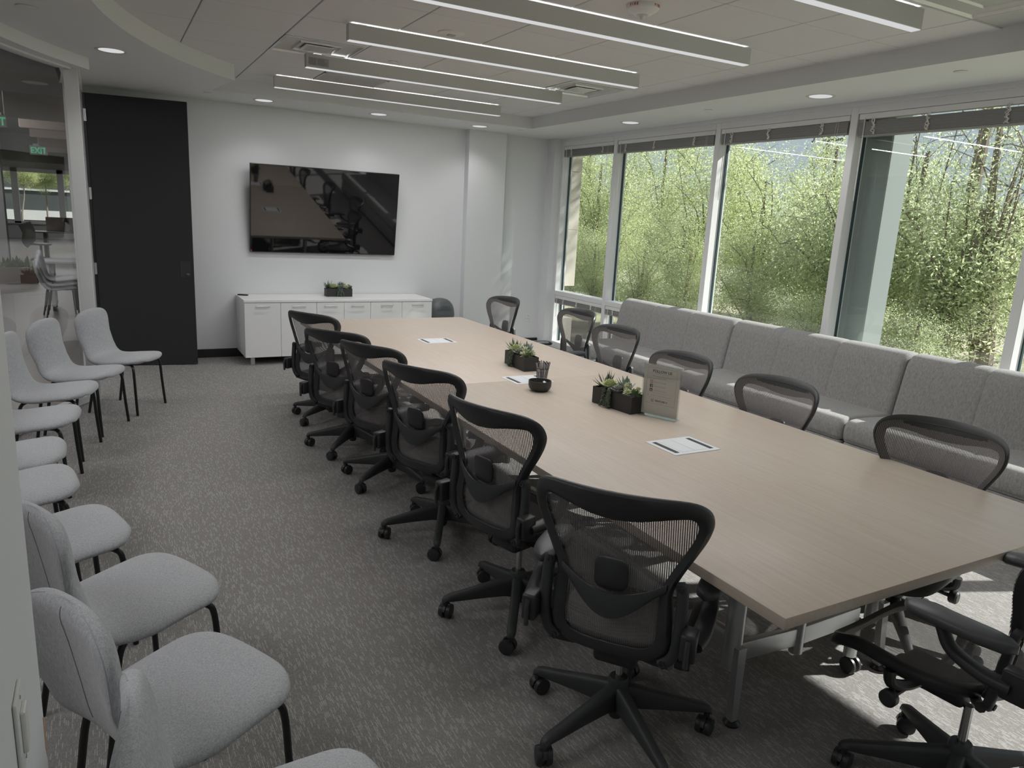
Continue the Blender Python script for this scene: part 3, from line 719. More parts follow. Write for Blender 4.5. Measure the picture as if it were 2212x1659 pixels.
# ------------------------------------------------------------------ upholstered shell chairs
def make_shell():
    t = thing('shell_chair', '', 'chair')
    prof = catmull([(.238, 0, .430), (.230, 0, .452), (.185, 0, .463), (.075, 0, .457), (-.05, 0, .447), (-.135, 0, .453), (-.180, 0, .482), (-.203, 0, .54), (-.220, 0, .64), (-.240, 0, .755), (-.256, 0, .828), (-.261, 0, .852)], 5)
    S = [0]
    for a, b in zip(prof, prof[1:]): S.append(S[-1] + (b - a).length)
    T = S[-1]; nt_ = 22; top = []; bot = []
    for i, p in enumerate(prof):
        s = S[i]; e0 = min(1, s / .14); e1 = min(1, (T - s) / .125)
        w = .245 * (1 - (1 - e0) ** 2.4) ** .5
        wb = interp([0, .30, .44, .52, .62, .75, T], [.245, .243, .215, .203, .212, .222, .222], s)
        w = wb * (max(.0, 1 - (1 - e0) ** 2.6)) ** .42 * (max(.0, 1 - (1 - e1) ** 2.6)) ** .42
        w = max(w, .004)
        tn = (prof[min(i + 1, len(prof) - 1)] - prof[max(i - 1, 0)]).normalized(); nrm = Vector((tn.z, 0, -tn.x))
        th = .056 * (max(0, 1 - (1 - min(1, s / .05)) ** 2)) ** .5 * (max(0, 1 - (1 - min(1, (T - s) / .05)) ** 2)) ** .5
        A, B = [], []
        for k in range(nt_ + 1):
            q = 2 * k / nt_ - 1; q = math.sin(q * PI / 2); y = w * q
            ins = (max(0, 1 - abs(q) ** 6)) ** .5
            cup = interp([0, .25, .5, .62, T], [.01, .016, .03, .055, .03], s) * (y / .22) ** 2
            dirn = -nrm
            c = p + dirn * cup
            A.append((c + dirn * th * .5 * ins) + Vector((0, y, 0))); B.append((c - dirn * th * .5 * ins) + Vector((0, y, 0)))
        top.append(A); bot.append(B)
    m = MB(); rings = [A + B[-2:0:-1] for A, B in zip(top, bot)]
    m.loft(rings); sh = m.build('shell', SHELL, t, ang=80)
    m = MB(); i = len(prof) // 2
    pts = [(top[j][nt_ // 2] + bot[j][nt_ // 2]) / 2 for j in range(len(prof))]
    seam = [top[j][nt_ // 2] for j in range(int(len(prof) * .62), len(prof) - 3)]
    m.tube(seam, .0016, 5); m.build('seam', mat('seam_thread', (.25, .255, .27), .9), sh)
    for side in (-1, 1):
        sm = [top[j][2 if side < 0 else nt_ - 2] for j in range(int(len(prof) * .45), len(prof) - 2)]
        m = MB(); m.tube(sm, .0014, 5); m.build('seam', mat('seam_thread_pale', (.4, .405, .42), .9), sh)
    for s in (-1, 1):
        for fx, bx in ((.175, .207), (-.12, -.21)):
            c = catmull([(.02 if fx > 0 else -.0, s * .15, .418), (fx * .7, s * .165, .420), (fx * .95, s * .19, .412), (lerp(fx, bx, .3) , s * .205, .37), (lerp(fx, bx, .6), s * .212, .2), (bx, s * .222, 0)], 5)
            m = MB(); m.tube(c, .011, 10); m.build('leg', BLKM, t)
    return t
sh0 = make_shell(); SG = 'grey upholstered chairs along the curved wall'
shells = [
 (.10, 6.955, -32, 'pale grey shell chair farthest back, in front of the black door'),
 (-.195, 6.395, -25, 'pale grey shell chair second from the black door, back against the glass'),
 (-.365, 5.81, -14, 'pale grey shell chair third from the black door'),
 (-.45, 5.10, -7, 'grey shell chair fourth from the door, its back hidden by the left wall end'),
 (-.495, 4.36, 1, 'grey shell chair with only its seat showing, the narrowest of the row'),
 (-.43, 3.84, 8, 'grey shell chair sixth from the door, seat showing beside the left wall end'),
 (-.245, 3.20, 16, 'grey shell chair seventh from the door, seat showing above a dark chair back'),
 (0.0, 2.59, 27, 'grey shell chair third from the camera, back touching the left wall end'),
 (.105, 1.955, 28, 'large grey shell chair second from the camera, whole back seen from behind'),
 (.25, 1.345, -5, 'nearest grey shell chair, cut off by the bottom edge')]
for i, (x, y, h, l) in enumerate(shells):
    if i == 0: sh0.location = (x, y, 0); sh0.rotation_euler.z = math.radians(h); sh0['label'] = l; sh0['group'] = SG
    else: dup(sh0, (x, y, 0), math.radians(h), l, SG)

# ------------------------------------------------------------------ sofa
def cushion(prof, y0, y1, seams, endr, name, par, groove=.006):
    pr = catmull([(a, 0, b) for a, b in prof], 5, closed=True); n = len(pr); nrm = []
    for i in range(n):
        d = pr[(i + 1) % n] - pr[i - 1]; nrm.append(Vector((d.z, 0, -d.x)).normalized())
    ar = sum(pr[i].x * pr[(i + 1) % n].z - pr[(i + 1) % n].x * pr[i].z for i in range(n))
    if ar < 0: nrm = [-v for v in nrm]
    ys = set()
    for k in range(7):
        a = k / 6 * PI / 2; ys.add(y0 + endr * (1 - math.cos(a))); ys.add(y1 - endr * (1 - math.cos(a)))
    for s in seams:
        for d in (-.03, -.012, -.005, 0, .005, .012, .03): ys.add(s + d)
    L = y1 - y0
    for k in range(1, 24): ys.add(y0 + L * k / 24)
    ys = sorted(y for y in ys if y0 <= y <= y1); rings = []
    for y in ys:
        e = min(y - y0, y1 - y); d = endr - math.sqrt(max(0, endr ** 2 - (endr - min(e, endr)) ** 2))
        for s in seams:
            d += groove * math.exp(-((y - s) / .007) ** 2) + .003 * math.exp(-((y - s) / .03) ** 2)
        rings.append([(p.x - v.x * d, y, p.z - v.z * d) for p, v in zip(pr, nrm)])
    m = MB(); m.loft(rings); return m.build(name, SOFA, par, ang=60)
SB = [6.935, 5.14, 3.345, 1.55, -.245]
sl = ['grey tweed sofa section at the far end, against the far windows', 'grey tweed sofa section in the middle of the run under the windows', 'grey tweed sofa section nearest the camera, cut by the right edge']
for k in range(3):
    y1, y0 = SB[k], SB[k + 1]; t = thing('sofa_section', sl[k], 'sofa', (0, 0, 0), 0, 'sofa sections under the windows')
    th = (y1 - y0) / 3
    bprof = [(5.175, .40), (5.185, .46), (5.222, .64), (5.252, .79), (5.275, .865), (5.32, .915), (5.385, .932), (5.445, .918), (5.472, .86), (5.475, .5), (5.475, .36), (5.32, .34), (5.20, .35)]
    cushion(bprof, y0 + .002, y1 - .002, [y0 + th, y0 + 2 * th], .045, 'back_cushion', t)
    sprof = [(4.66, .315), (4.648, .35), (4.65, .41), (4.672, .45), (4.72, .468), (4.85, .472), (5.05, .462), (5.22, .455), (5.24, .40), (5.24, .325), (5.0, .30), (4.7, .30)]
    cushion(sprof, y0 + .002, y1 - .002, [y0 + th * 1.5], .04, 'seat_cushion', t, .004)
    m = MB(); m.box(4.665, 5.46, y0 + .012, y1 - .012, .055, .305, .02, 3); m.build('base', SOFA, t)
    for a in (4.74, 5.38):
        for b in (y0 + .12, y1 - .12):
            m = MB(); m.tube([(a, b, 0), (a, b, .06)], .022, 12); m.build('leg', BLKM, t)

# ------------------------------------------------------------------ succulent planters
def leafmat(name, a, b):
    m = mat(name, a, .5, spec=.3); N, L, bs = nt(m); v = objco(N, L); f = noise(N, L, v, 60, 2)
    L.new(ramp(N, L, f, [(.35, a), (.65, b)]), bs.inputs['Base Color']); bs.inputs['Subsurface Weight'].default_value = 0; return m
G1 = leafmat('aloe_green', (.055, .09, .045), (.10, .145, .075)); G2 = leafmat('pale_rosette', (.36, .42, .20), (.52, .56, .32))
G3 = leafmat('grey_paddle', (.17, .22, .19), (.28, .33, .30)); G4 = leafmat('trailing_green', (.06, .085, .06), (.11, .14, .10))
G5 = leafmat('cream_cluster', (.50, .54, .33), (.66, .68, .48)); G6 = leafmat('mid_green', (.12, .19, .07), (.22, .30, .12)); G7 = leafmat('plum_grey', (.17, .17, .16), (.30, .31, .29))
def leaf(m, o, d, L, w, curl=.3, th=.25, n=6, up_=Vector((0, 0, 1)), tip=.05):
    d = Vector(d).normalized(); side = d.cross(up_)
    side = side.normalized() if side.length > .05 else Vector((1, 0, 0)); nn = side.cross(d); R = []
    for i in range(n + 1):
        t = i / n; ww = w * (math.sin(PI * min(1, t * .62 + .38 * t ** 2 + .12)) ** .8) * (1 if t < .95 else .5) + w * tip
        if t == 1: ww = w * tip
        p = Vector(o) + d * L * t + nn * curl * L * t * t
        R.append([p + side * ww * math.cos(a) + nn * ww * th * math.sin(a) for a in [2 * PI * k / 6 for k in range(6)]])
    m.loft(R)
def rosette(c, r, layers, per, w, mt, par, name='rosette', h=.5):
    m = MB(); k0 = 0
    for l in range(layers):
        el = lerp(.12, 1.25, l / max(1, layers - 1)); rr = r * lerp(1, .45, l / max(1, layers - 1))
        for k in range(per):
            a = 2 * PI * (k + .5 * (l % 2)) / per + .3 * l
            leaf(m, (c[0] + .12 * r * math.cos(a), c[1] + .12 * r * math.sin(a), c[2] + .08 * r * l), (math.cos(a) * math.cos(el), math.sin(a) * math.cos(el), math.sin(el)), rr, w * lerp(1, .6, l / layers), .25, .3)
    return m.build(name, mt, par)
def planter(loc, rz, lab, seed, front=False):
    R = random.Random(seed); t = thing('succulent_planter', lab, 'plant', loc, rz, 'charcoal boxes of artificial succulents')
    l, w, h = .158, .056, .098
    m = MB(); m.loft([[(-l * k, -w * k2, z), (l * k, -w * k2, z), (l * k, w * k2, z), (-l * k, w * k2, z)] for k, k2, z in ((.985, .985, 0), (1, 1, .003), (1, 1, h), (.965, .91, h), (.965, .91, h - .012))])
    m.build('planter_box', POT, t, ang=25)
    m = MB(); 
    for k in range(34):
        a = R.uniform(0, 2 * PI); el = R.uniform(.35, 1.45); L = R.uniform(.06, .115)
        leaf(m, (-.115 + R.uniform(-.012, .012), .008 + R.uniform(-.012, .012), h - .01), (math.cos(a) * math.cos(el), math.sin(a) * math.cos(el), math.sin(el)), L, .0062, .12, .35, 6, tip=.02)
    m.build('spiky_aloe', G1, t)
    rosette((-.06, -.015, h + .012), .055, 5, 9, .016, G2, t)
    m = MB()
    for k in range(15):
        a = R.uniform(0, 2 * PI); el = R.uniform(.55, 1.4); leaf(m, (.035 + R.uniform(-.01, .01), .02, h), (math.cos(a) * math.cos(el), math.sin(a) * math.cos(el), math.sin(el)), R.uniform(.065, .10), .014, .05, .25)
    m.build('paddle_succulent', G3, t)
    m = MB(); bd = MB()
    for s in range(9 if not front else 7):
        x0 = (-.035 if not front else .01) + R.uniform(-.03, .03); L = R.uniform(.06, .115); xo = R.uniform(-.02, .02) if not front else R.choice((-1, 1)) * R.uniform(.02, .055)
        path = [(x0, -.03, h + .012), (x0 + xo * .3, -.058, h + .012), (x0 + xo * .6, -.071, h - .02 - L * .2), (x0 + xo, -.071 - R.uniform(0, .012), max(.006, h - L))]
        path = catmull(path, 6); m.tube(path, .0012, 4)
        for p in path:
            for q in range(3):
                c = p + Vector((R.uniform(-.006, .006), R.uniform(-.006, .004), R.uniform(-.005, .005)))
                if c.y > -.059 and c.z < h + .004: c.y = -.060
                c.z = max(.005, c.z); rr = R.uniform(.0032, .0052)
                bd.lathe([(0, -rr), (rr * .75, -rr * .65), (rr, 0), (rr * .75, rr * .65), (0, rr)], 6, c=c)
    ts = m.build('trailing_stem', G4, t); bd.build('bead_leaf', G4, ts)
    rosette((.025, -.035, h + .008), .045, 4, 8, .013, G7, t)
    rosette((.028, -.036, h + .02), .026, 3, 7, .007, G5, t)
    rosette((.12, .0, h + .006), .045, 3, 7, .012, G6, t)
    m = MB()
    for (cx, cy, cz, n_, rr) in ((.075, -.01, h + .035, 60, .026), (.10, -.035, h + .012, 55, .024), (.135, .015, h + .03, 40, .018), (-.02, .02, h + .015, 30, .02)):
        for k in range(n_):
            v = Vector((R.gauss(0, 1), R.gauss(0, 1), R.gauss(.3, 1))).normalized(); leaf(m, Vector((cx, cy, cz)) + v * rr * .4, v, rr * R.uniform(.6, 1), .0042, .1, .5, 3)
    m.build('cream_cluster', G5, t)
    rosette((-.02, .025, h + .005), .04, 3, 7, .012, G6, t)
    m = MB()
    for k in range(7): leaf(m, (.145, -.01, h - .01), (R.uniform(.2, .8), R.uniform(-.6, .6), R.uniform(.5, 1.2)), R.uniform(.035, .055), .008, .1, .3)
    m.build('dark_leaf', G1, t)
    return t
planter((2.535, 3.275, TZ + .0005), math.radians(-82), 'charcoal box of succulents on the table beside the acrylic sign', 3)
planter((2.552, 4.447, TZ + .0005), math.radians(-93), 'charcoal box of succulents on the table behind the pen cup', 8)
planter((2.465, 8.86, .7405), 0, 'charcoal box of succulents on the white credenza under the television', 12, True)

# ------------------------------------------------------------------ bowl, pens, sign
t = thing('candy_bowl', 'round charcoal bowl of mints on the table in front of the pen cup', 'bowl', (2.305, 3.77, TZ))
m = MB(); m.lathe([(0, 0), (.043, 0), (.050, .003), (.065, .017), (.071, .034), (.071, .064), (.069, .066), (.066, .064), (.065, .036), (.056, .016), (0, .012)], 40); m.build('bowl_body', mat('matte_charcoal', (.03, .029, .028), .5), t)
MINT = mat('white_mint', (.72, .73, .74), .4)
for i in range(9):
    a = i * 2.4; r = .012 + .03 * (i % 3) / 2; bm_ = MB(); w = .012
    bm_.box(-w, w, -.007, .007, -.004, .005, .003, 2); bm_.add([(-w, -.006, 0), (-w - .012, -.011, .003), (-w - .012, .011, -.002), (-w, .006, 0), (-w, -.006, .002), (-w - .012, -.011, .005), (-w - .012, .011, 0), (-w, .006, .002)], [(0, 1, 2, 3), (4, 5, 6, 7), (0, 1, 5, 4), (1, 2, 6, 5), (2, 3, 7, 6)])
    o = bm_.build('wrapped_mint', MINT, loc=(2.305 + r * math.cos(a), 3.77 + r * math.sin(a), TZ + .022 + .009 * (i % 3) + (.008 if i > 5 else 0)), rotz=a * 1.7)
    o.rotation_euler.x = .4 * math.sin(i * 3); tag(o, 'white wrapped mint lying in the charcoal bowl', 'candy', 'mints in the bowl')
t = thing('pen_cup', 'black wire mesh pen cup behind the charcoal bowl', 'pen cup', (2.43, 3.955, TZ))
m = MB()
for k in range(28):
    a = 2 * PI * k / 28; m.tube([(.030 * math.cos(a), .030 * math.sin(a), .004), (.040 * math.cos(a), .040 * math.sin(a), .098)], .0009, 4)
for z in (.025, .05, .075):
    r = lerp(.030, .040, z / .1); m.tube([(r * math.cos(2 * PI * k / 28), r * math.sin(2 * PI * k / 28), z) for k in range(29)], .0008, 4)
m.build('wire_mesh', BLKM, t)
m = MB()
for z, r in ((.003, .030), (.098, .0405)): m.tube([(r * math.cos(2 * PI * k / 28), r * math.sin(2 * PI * k / 28), z) for k in range(29)], .0025, 6)
m.lathe([(0, .001), (.03, .001), (.03, .003), (0, .003)], 24); m.build('rim', BLKM, t)
PENB = mat('pen_silver', (.48, .48, .50), .3, .5)
for i in range(16):
    a = i * 2.39996; r = .006 + .024 * math.sqrt(i / 16)
    o = thing('pen', 'silver ballpoint pen with black clip standing in the wire pen cup', 'pen', (2.43 + r * .7 * math.cos(a), 3.955 + r * .7 * math.sin(a), TZ + .005), a, 'pens in the wire cup')
    o.rotation_euler.y = .22 * r / .03
    m = MB(); m.tube([(0, 0, 0), (0, 0, .012), (0, 0, .128)], [.001, .0048, .0048], 8); m.build('barrel', PENB, o)
    m = MB(); m.tube([(0, 0, .128), (0, 0, .138)], .0025, 8); m.box(.004, .0065, -.0015, .0015, .095, .134); m.build('clip', BLKM, o)
sg = thing('sign_holder', 'clear acrylic sign holder with printed FOLLOW US page on the table', 'sign', (2.622, 3.02, TZ), math.atan2(-.219, .093))
ACR = glass('clear_acrylic', (.93, .95, .94), 1.6)
m = MB(); m.box(-.115, .115, -.035, .035, .0005, .004, .0008, 1); m.box(-.115, .115, -.0035, -.0012, .004, .292, .0005, 1); m.box(-.115, .115, .0012, .0035, .004, .292, .0005, 1); m.build('holder', ACR, sg)
PAPER = mat('paper_cream', (.72, .66, .62), .7)
m = MB(); m.box(-.108, .108, -.0006, .0006, .010, .288); pg = m.build('printed_page', PAPER, sg, smooth=False)
INK = mat('ink_dark', (.06, .045, .045), .7); INKL = mat('ink_grey', (.26, .23, .22), .7); INKR = mat('ink_red', (.42, .10, .09), .6)
FX = Matrix.Rotation(PI / 2, 4, 'X')
def stext(s, size, z, m=INK, x=0, al='CENTER', bold=0): text(s, size, m, 'print', pg, Matrix.Translation((x, -.0008, z)) @ FX, al, .0001, bold)
def srect(x0, x1, z0, z1, m=INK, n='print', y=-.0009):
    q = MB(); q.box(x0, x1, y, -.0005, z0, z1); return q.build(n, m, pg, smooth=False)
q = MB()
for a in ((-.088, .088, .2715, .2725), (-.088, .088, .0715, .0725), (-.088, -.087, .0715, .2725), (.087, .088, .0715, .2725)): q.box(a[0], a[1], -.0009, -.0005, a[2], a[3])
for z in (.2415, .2105, .1325, .1055): q.box(-.078, .078, -.0009, -.0005, z, z + .0006)
q.build('border_lines', INKR, pg, smooth=False)
stext('FOLLOW US', .0205, .2475, INK, bold=.0006); srect(-.052, .052, .2395, .2435, PAPER)
stext('VENTURE X CHANDLER', .0075, .2385, INKL); stext('Stay connected with the community', .0078, .2245, INKL); stext('outside the office', .0078, .2145, INKL)
for i, (s, z) in enumerate((('@venturexchandler', .187), ('VentureX Chandler', .164), ('Venture X Chandler', .141))):
    stext(s, .0088, z + .003, INKL, -.042, 'LEFT')
    mm = INKR if i == 0 else INK; x0, x1, z0, z1 = -.068, -.050, z - .003, z + .015
    if i == 0:
        q = MB()
        for a in ((x0, x1, z0, z0 + .0022), (x0, x1, z1 - .0022, z1), (x0, x0 + .0022, z0, z1), (x1 - .0022, x1, z0, z1)): q.box(a[0], a[1], -.0009, -.0005, a[2], a[3])
        q.tube([((x0 + x1) / 2 + .0045 * math.cos(2 * PI * k / 20), -.0008, (z0 + z1) / 2 + .0045 * math.sin(2 * PI * k / 20)) for k in range(21)], .0009, 5); q.box(x1 - .006, x1 - .0042, -.0009, -.0005, z1 - .006, z1 - .0042)
        q.build('camera_icon', mm, pg, smooth=False)
    else:
        srect(x0, x1, z0, z1, mm, 'icon_square'); text('f' if i == 1 else 'in', .0185 if i == 1 else .0145, PAPER, 'icon_letter', pg, Matrix.Translation(((x0 + x1) / 2 + (.002 if i == 1 else 0), -.001, z0 + (.001 if i == 1 else .003))) @ FX, 'CENTER', .0001, .0004)
stext('Our office is strong. Our network is stronger.', .0066, .1165, INKL, .004); srect(-.077, -.073, .117, .121, INK)
stext('VENTURE X', .0145, .0845, INK, .008, bold=.0005)
q = MB()
for dx in (0, .0095):
    for dz in (0, .0095): q.lathe([(0, 0), (.0036, 0), (.0036, .0006), (0, .0006)], 12, M=Matrix.Translation((-.0505 + dx, -.0006, .0845 + dz)) @ FX)
q.build('dot_logo', INK, pg, smooth=False); srect(-.012, .014, .0775, .0785, INKL)

# ------------------------------------------------------------------ lobby behind the glass
LW = mat('lobby_wall', (.55, .55, .55), .7)
m = MB(); m.box(-9, -.3, 7.6, 22, 3.15, 3.25); m.box(-9, 3, 22, 36.1, 3.3, 3.4); m.box(-9, -1.0, -2.4, 7.6, 3.15, 3.25); struct(m.build('ceiling', GREYC, smooth=False))
m = MB(); m.box(-9, 3, 21.6, 22, 2.52, 3.2); struct(m.build('trim_4', mat('bulkhead_taupe', (.19, .175, .165), .8), smooth=False))
m = MB(); m.box(-9, 3, 36, 36.1, 2.72, 3.3); m.box(-9, 3, 36, 36.1, 0, .62); m.box(-9.1, -9, -3, 42, 0, 3.4); struct(m.build('wall_far', LW, smooth=False))
m = MB(); m.box(-9, 3, 22.2, 35.9, 3.1, 3.12)
struct(m.build('ceiling', mat('lobby_tile', (.62, .61, .59), .8), smooth=False))
m = MB(); m.box(-9, 3, 30, 30.2, .9, .92)
t = sempty('window_8')
m = MB()
for x in (-5.2, -4.1, -2.98, -1.42, -.2): m.box(x - .11, x + .11, 35.85, 36.1, .6, 2.75)
m.box(-9, 3, 35.85, 36.1, 2.6, 2.75); m.box(-9, 3, 35.85, 36.1, .58, .68); m.build('frame', WFRAME, t, smooth=False)
m = MB(); m.add([(-9, 36.05, .6), (3, 36.05, .6), (3, 36.05, 2.75), (-9, 36.05, 2.75)], [(0, 1, 2, 3)]); m.build('glass_pane', WGLASS, t)
m = MB(); m.box(-3.6, -1.95, 20.6, 21.0, 0, 3.2); m.box(-3.6, -1.94, 20.58, 20.6, 0, .12); struct(m.build('wall_left', LW, smooth=False))
bl = ['widest wooden ceiling baffle, nearest beyond the glass wall', 'second wooden ceiling baffle beyond the glass wall', 'third wooden ceiling baffle beyond the glass wall', 'fourth wooden ceiling baffle beyond the glass wall', 'farthest short wooden ceiling baffle above the EXIT sign']
for (Y, x0, z0), l in zip(((11, -.957, 2.62), (12.5, -.929, 2.62), (14, -.913, 2.60), (16, -.92, 2.58), (18, -.921, 2.58)), bl):
    m = MB(); m.box(x0, x0 + 2.2, Y, Y + .06, z0 + .02, 3.14, .02, 2); tag(m.build('ceiling_baffle', BAFF), l, 'baffle', 'wooden baffles beyond the glass')
EXG = emit('exit_green', (.10, .62, .30), .55); EXP = mat('exit_panel', (.42, .43, .43), .35)
def exit_sign(x, y, z, lab, s=1):
    t = thing('exit_sign', lab, 'sign', (x, y, z))
    m = MB(); m.box(-.17 * s, .17 * s, 0, .02, -.1 * s, .1 * s, .004, 1); m.build('panel', EXP, t)
    text('EXIT', .185 * s, EXG, 'lettering', t, Matrix.Translation((0, -.002, -.066 * s)) @ FX @ Matrix.Diagonal((.8, 1, 1, 1)), 'CENTER', .001, .004)
    m = MB(); m.box(-.10 * s, .10 * s, .002, .018, .1 * s, .14 * s); m.tube([(0, .01, .12 * s), (0, .01, 3.2 - z)], .008, 6); m.build('hanger', ALU, t)
exit_sign(-1.155, 20, 2.712, 'green EXIT sign hanging in the lobby, seen whole through the glass wall')
exit_sign(-.955, 10, 2.515, 'nearer EXIT sign cut by the left edge so only the T shows', .62)
m = MB(); m.box(-9, -.3, 8.3, 10.6, 2.89, 3.15); struct(m.build('ceiling', GREYC, smooth=False))
t = thing('downlight', 'round downlight in the lobby ceiling seen through the glass wall', 'light', (-.53, 9.5, 2.889), 0)
m = MB(); m.lathe([(0, -.004), (.10, -.004), (.10, 0), (0, 0)], 28); m.build('lens', LENS, t); m = MB(); m.lathe([(.10, -.006), (.12, -.004), (.12, 0), (.10, 0)], 28); m.build('trim_ring', EXP, t)
t = thing('folding_table', 'white flip-top table on castered legs in the lobby behind the glass', 'table', (-.42, 13.6, 0))
TG = mat('lobby_grey', (.50, .51, .52), .5)
m = MB(); m.box(-.55, .6, -.3, .3, .74, .775, .005, 1); m.build('tabletop', TG, t)
for x in (-.32, .42):
    for y in (-.22, .22):
        m = MB(); m.box(x - .03, x + .03, y - .02, y + .02, .08, .74); lg = m.build('leg', TG, t)
        m = MB(); m.lathe([(0, -.02), (.04, -.02), (.04, .02), (0, .02)], 14, M=Matrix.Translation((x, y, .041)) @ Matrix.Rotation(PI / 2, 4, 'Y')); m.build('caster', BLK, lg)
    m = MB(); m.box(x - .03, x + .03, -.28, .28, .08, .12); m.build('foot_rail', TG, t)
for k in range(3):
    dup(sh0, (-.62 + .02 * k, 12.75, .0 + .065 * k), math.radians(8), ('lowest', 'middle', 'topmost')[k] + ' of three stacked shell chairs in the lobby by the folding table', 'stacked shell chairs in the lobby')
t = thing('wooden_planter', 'wooden planter box of plants on the lobby floor beyond the glass', 'plant', (-1.55, 17.7, 0))
m = MB(); m.box(-.33, .33, -.15, .15, 0, .33, .01, 1); m.build('planter_box', mat('planter_wood', (.30, .21, .16), .6), t)
m = MB()
for k in range(60):
    a = rng.uniform(0, 2 * PI); el = rng.uniform(.3, 1.4); leaf(m, (rng.uniform(-.28, .28), rng.uniform(-.1, .1), .32), (math.cos(a) * math.cos(el), math.sin(a) * math.cos(el), math.sin(el)), rng.uniform(.12, .26), .03, .1, .2, 4)
m.build('foliage', G6, t)
t = thing('workstation', 'office desk with beige privacy panel far off in the lobby', 'desk', (-1.1, 25, 0))
m = MB(); m.box(-.75, 1.6, -.4, .4, .72, .75); m.build('desktop', mat('desk_grey', (.3, .3, .3), .4), t); m = MB(); m.box(-.32, 1.5, -.02, .02, .75, 1.15); m.build('privacy_panel', mat('panel_beige', (.46, .40, .37), .8), t)
for x in (-.35, .4, 1.2):
    m = MB(); m.box(x - .04, x + .04, -.35, .35, 0, .72); m.build('leg', mat('desk_leg', (.12, .12, .12), .5), t)
t = thing('desk_lamp', 'small black desk lamp on the far lobby desk', 'lamp', (-.94, 24.8, .75))
m = MB(); m.lathe([(0, 0), (.06, 0), (.06, .02), (.01, .03), (.01, .3), (0, .3)], 12); m.build('stem', BLK, t); m = MB(); m.lathe([(.02, .40), (.09, .28), (.085, .28), (.015, .39)], 14); m.build('lamp_shade', BLK, t)
t = thing('office_chair', 'pale office chair in front of the far lobby desk', 'chair', (-1.5, 23.6, 0))
OC = mat('pale_chair', (.42, .42, .42), .5)
m = MB(); m.box(-.22, .25, -.22, .22, .44, .49, .02, 2); m.build('seat', OC, t); m = MB(); m.tube(catmull([(-.2, 0, .46), (-.27, 0, .55), (-.24, 0, .75), (-.33, 0, 1.0)], 5), .03, 8, flat=5); m.build('backrest', OC, t)
m = MB(); m.tube([(0, 0, .1), (0, 0, .45)], .03, 8)
for k in range(5): m.tube([(0, 0, .12), (.3 * math.cos(k * 1.257), .3 * math.sin(k * 1.257), .05)], .025, 6)
m.build('star_base', OC, t)

for x, y, l in ((-2.9, 27, 'thin lobby ceiling light strip far beyond the glass wall, nearer of two'), (-3.4, 31, 'thin lobby ceiling light strip far beyond the glass wall, farther of two')):
    m = MB(); m.box(x - 1.2, x + 1.2, y, y + .12, 3.07, 3.1); tag(m.build('linear_light', LENS, smooth=False), l, 'light', 'lobby light strips')
# ------------------------------------------------------------------ outdoors
m = MB(); m.box(5.8, 90, -60, 90, -.45, -.4); m.box(-60, 60, 36.5, 90, -.45, -.4)
def ground_mat():
    m = mat('dry_ground', (.34, .30, .22), .95); N, L, b = nt(m); v = objco(N, L); f = noise(N, L, v, .8, 5)
    L.new(ramp(N, L, f, [(.4, (.20, .23, .11)), (.6, (.42, .37, .28))]), b.inputs['Base Color']); return m
struct(m.build('floor', ground_mat(), smooth=False))
def foliage_mat(name, cols):
    m = bpy.data.materials.new(name); m.use_nodes = True; N = m.node_tree.nodes; L = m.node_tree.links; N.clear()
    g = N.new('ShaderNodeNewGeometry'); c = ramp(N, L, g.outputs['Random Per Island'], cols)
    d = N.new('ShaderNodeBsdfDiffuse'); t = N.new('ShaderNodeBsdfTranslucent'); L.new(c, d.inputs['Color']); L.new(c, t.inputs['Color'])
    gl = N.new('ShaderNodeBsdfGlossy'); gl.inputs['Roughness'].default_value = .4; gl.inputs['Color'].default_value = (.6, .6, .6, 1)
    a = N.new('ShaderNodeMixShader'); a.inputs[0].default_value = .65; L.new(d.outputs[0], a.inputs[1]); L.new(t.outputs[0], a.inputs[2])
    b = N.new('ShaderNodeMixShader'); b.inputs[0].default_value = .06; L.new(a.outputs[0], b.inputs[1]); L.new(gl.outputs[0], b.inputs[2])
    o = N.new('ShaderNodeOutputMaterial'); L.new(b.outputs[0], o.inputs['Surface']); return m
F1 = foliage_mat('yellow_green_leaf', [(0, (.42, .48, .20)), (.5, (.58, .65, .31)), (1, (.76, .79, .55))])
F2 = foliage_mat('olive_leaf', [(0, (.38, .44, .22)), (.5, (.56, .62, .36)), (1, (.76, .80, .55))])
BARK = mat('bark', (.22, .18, .14), .9)
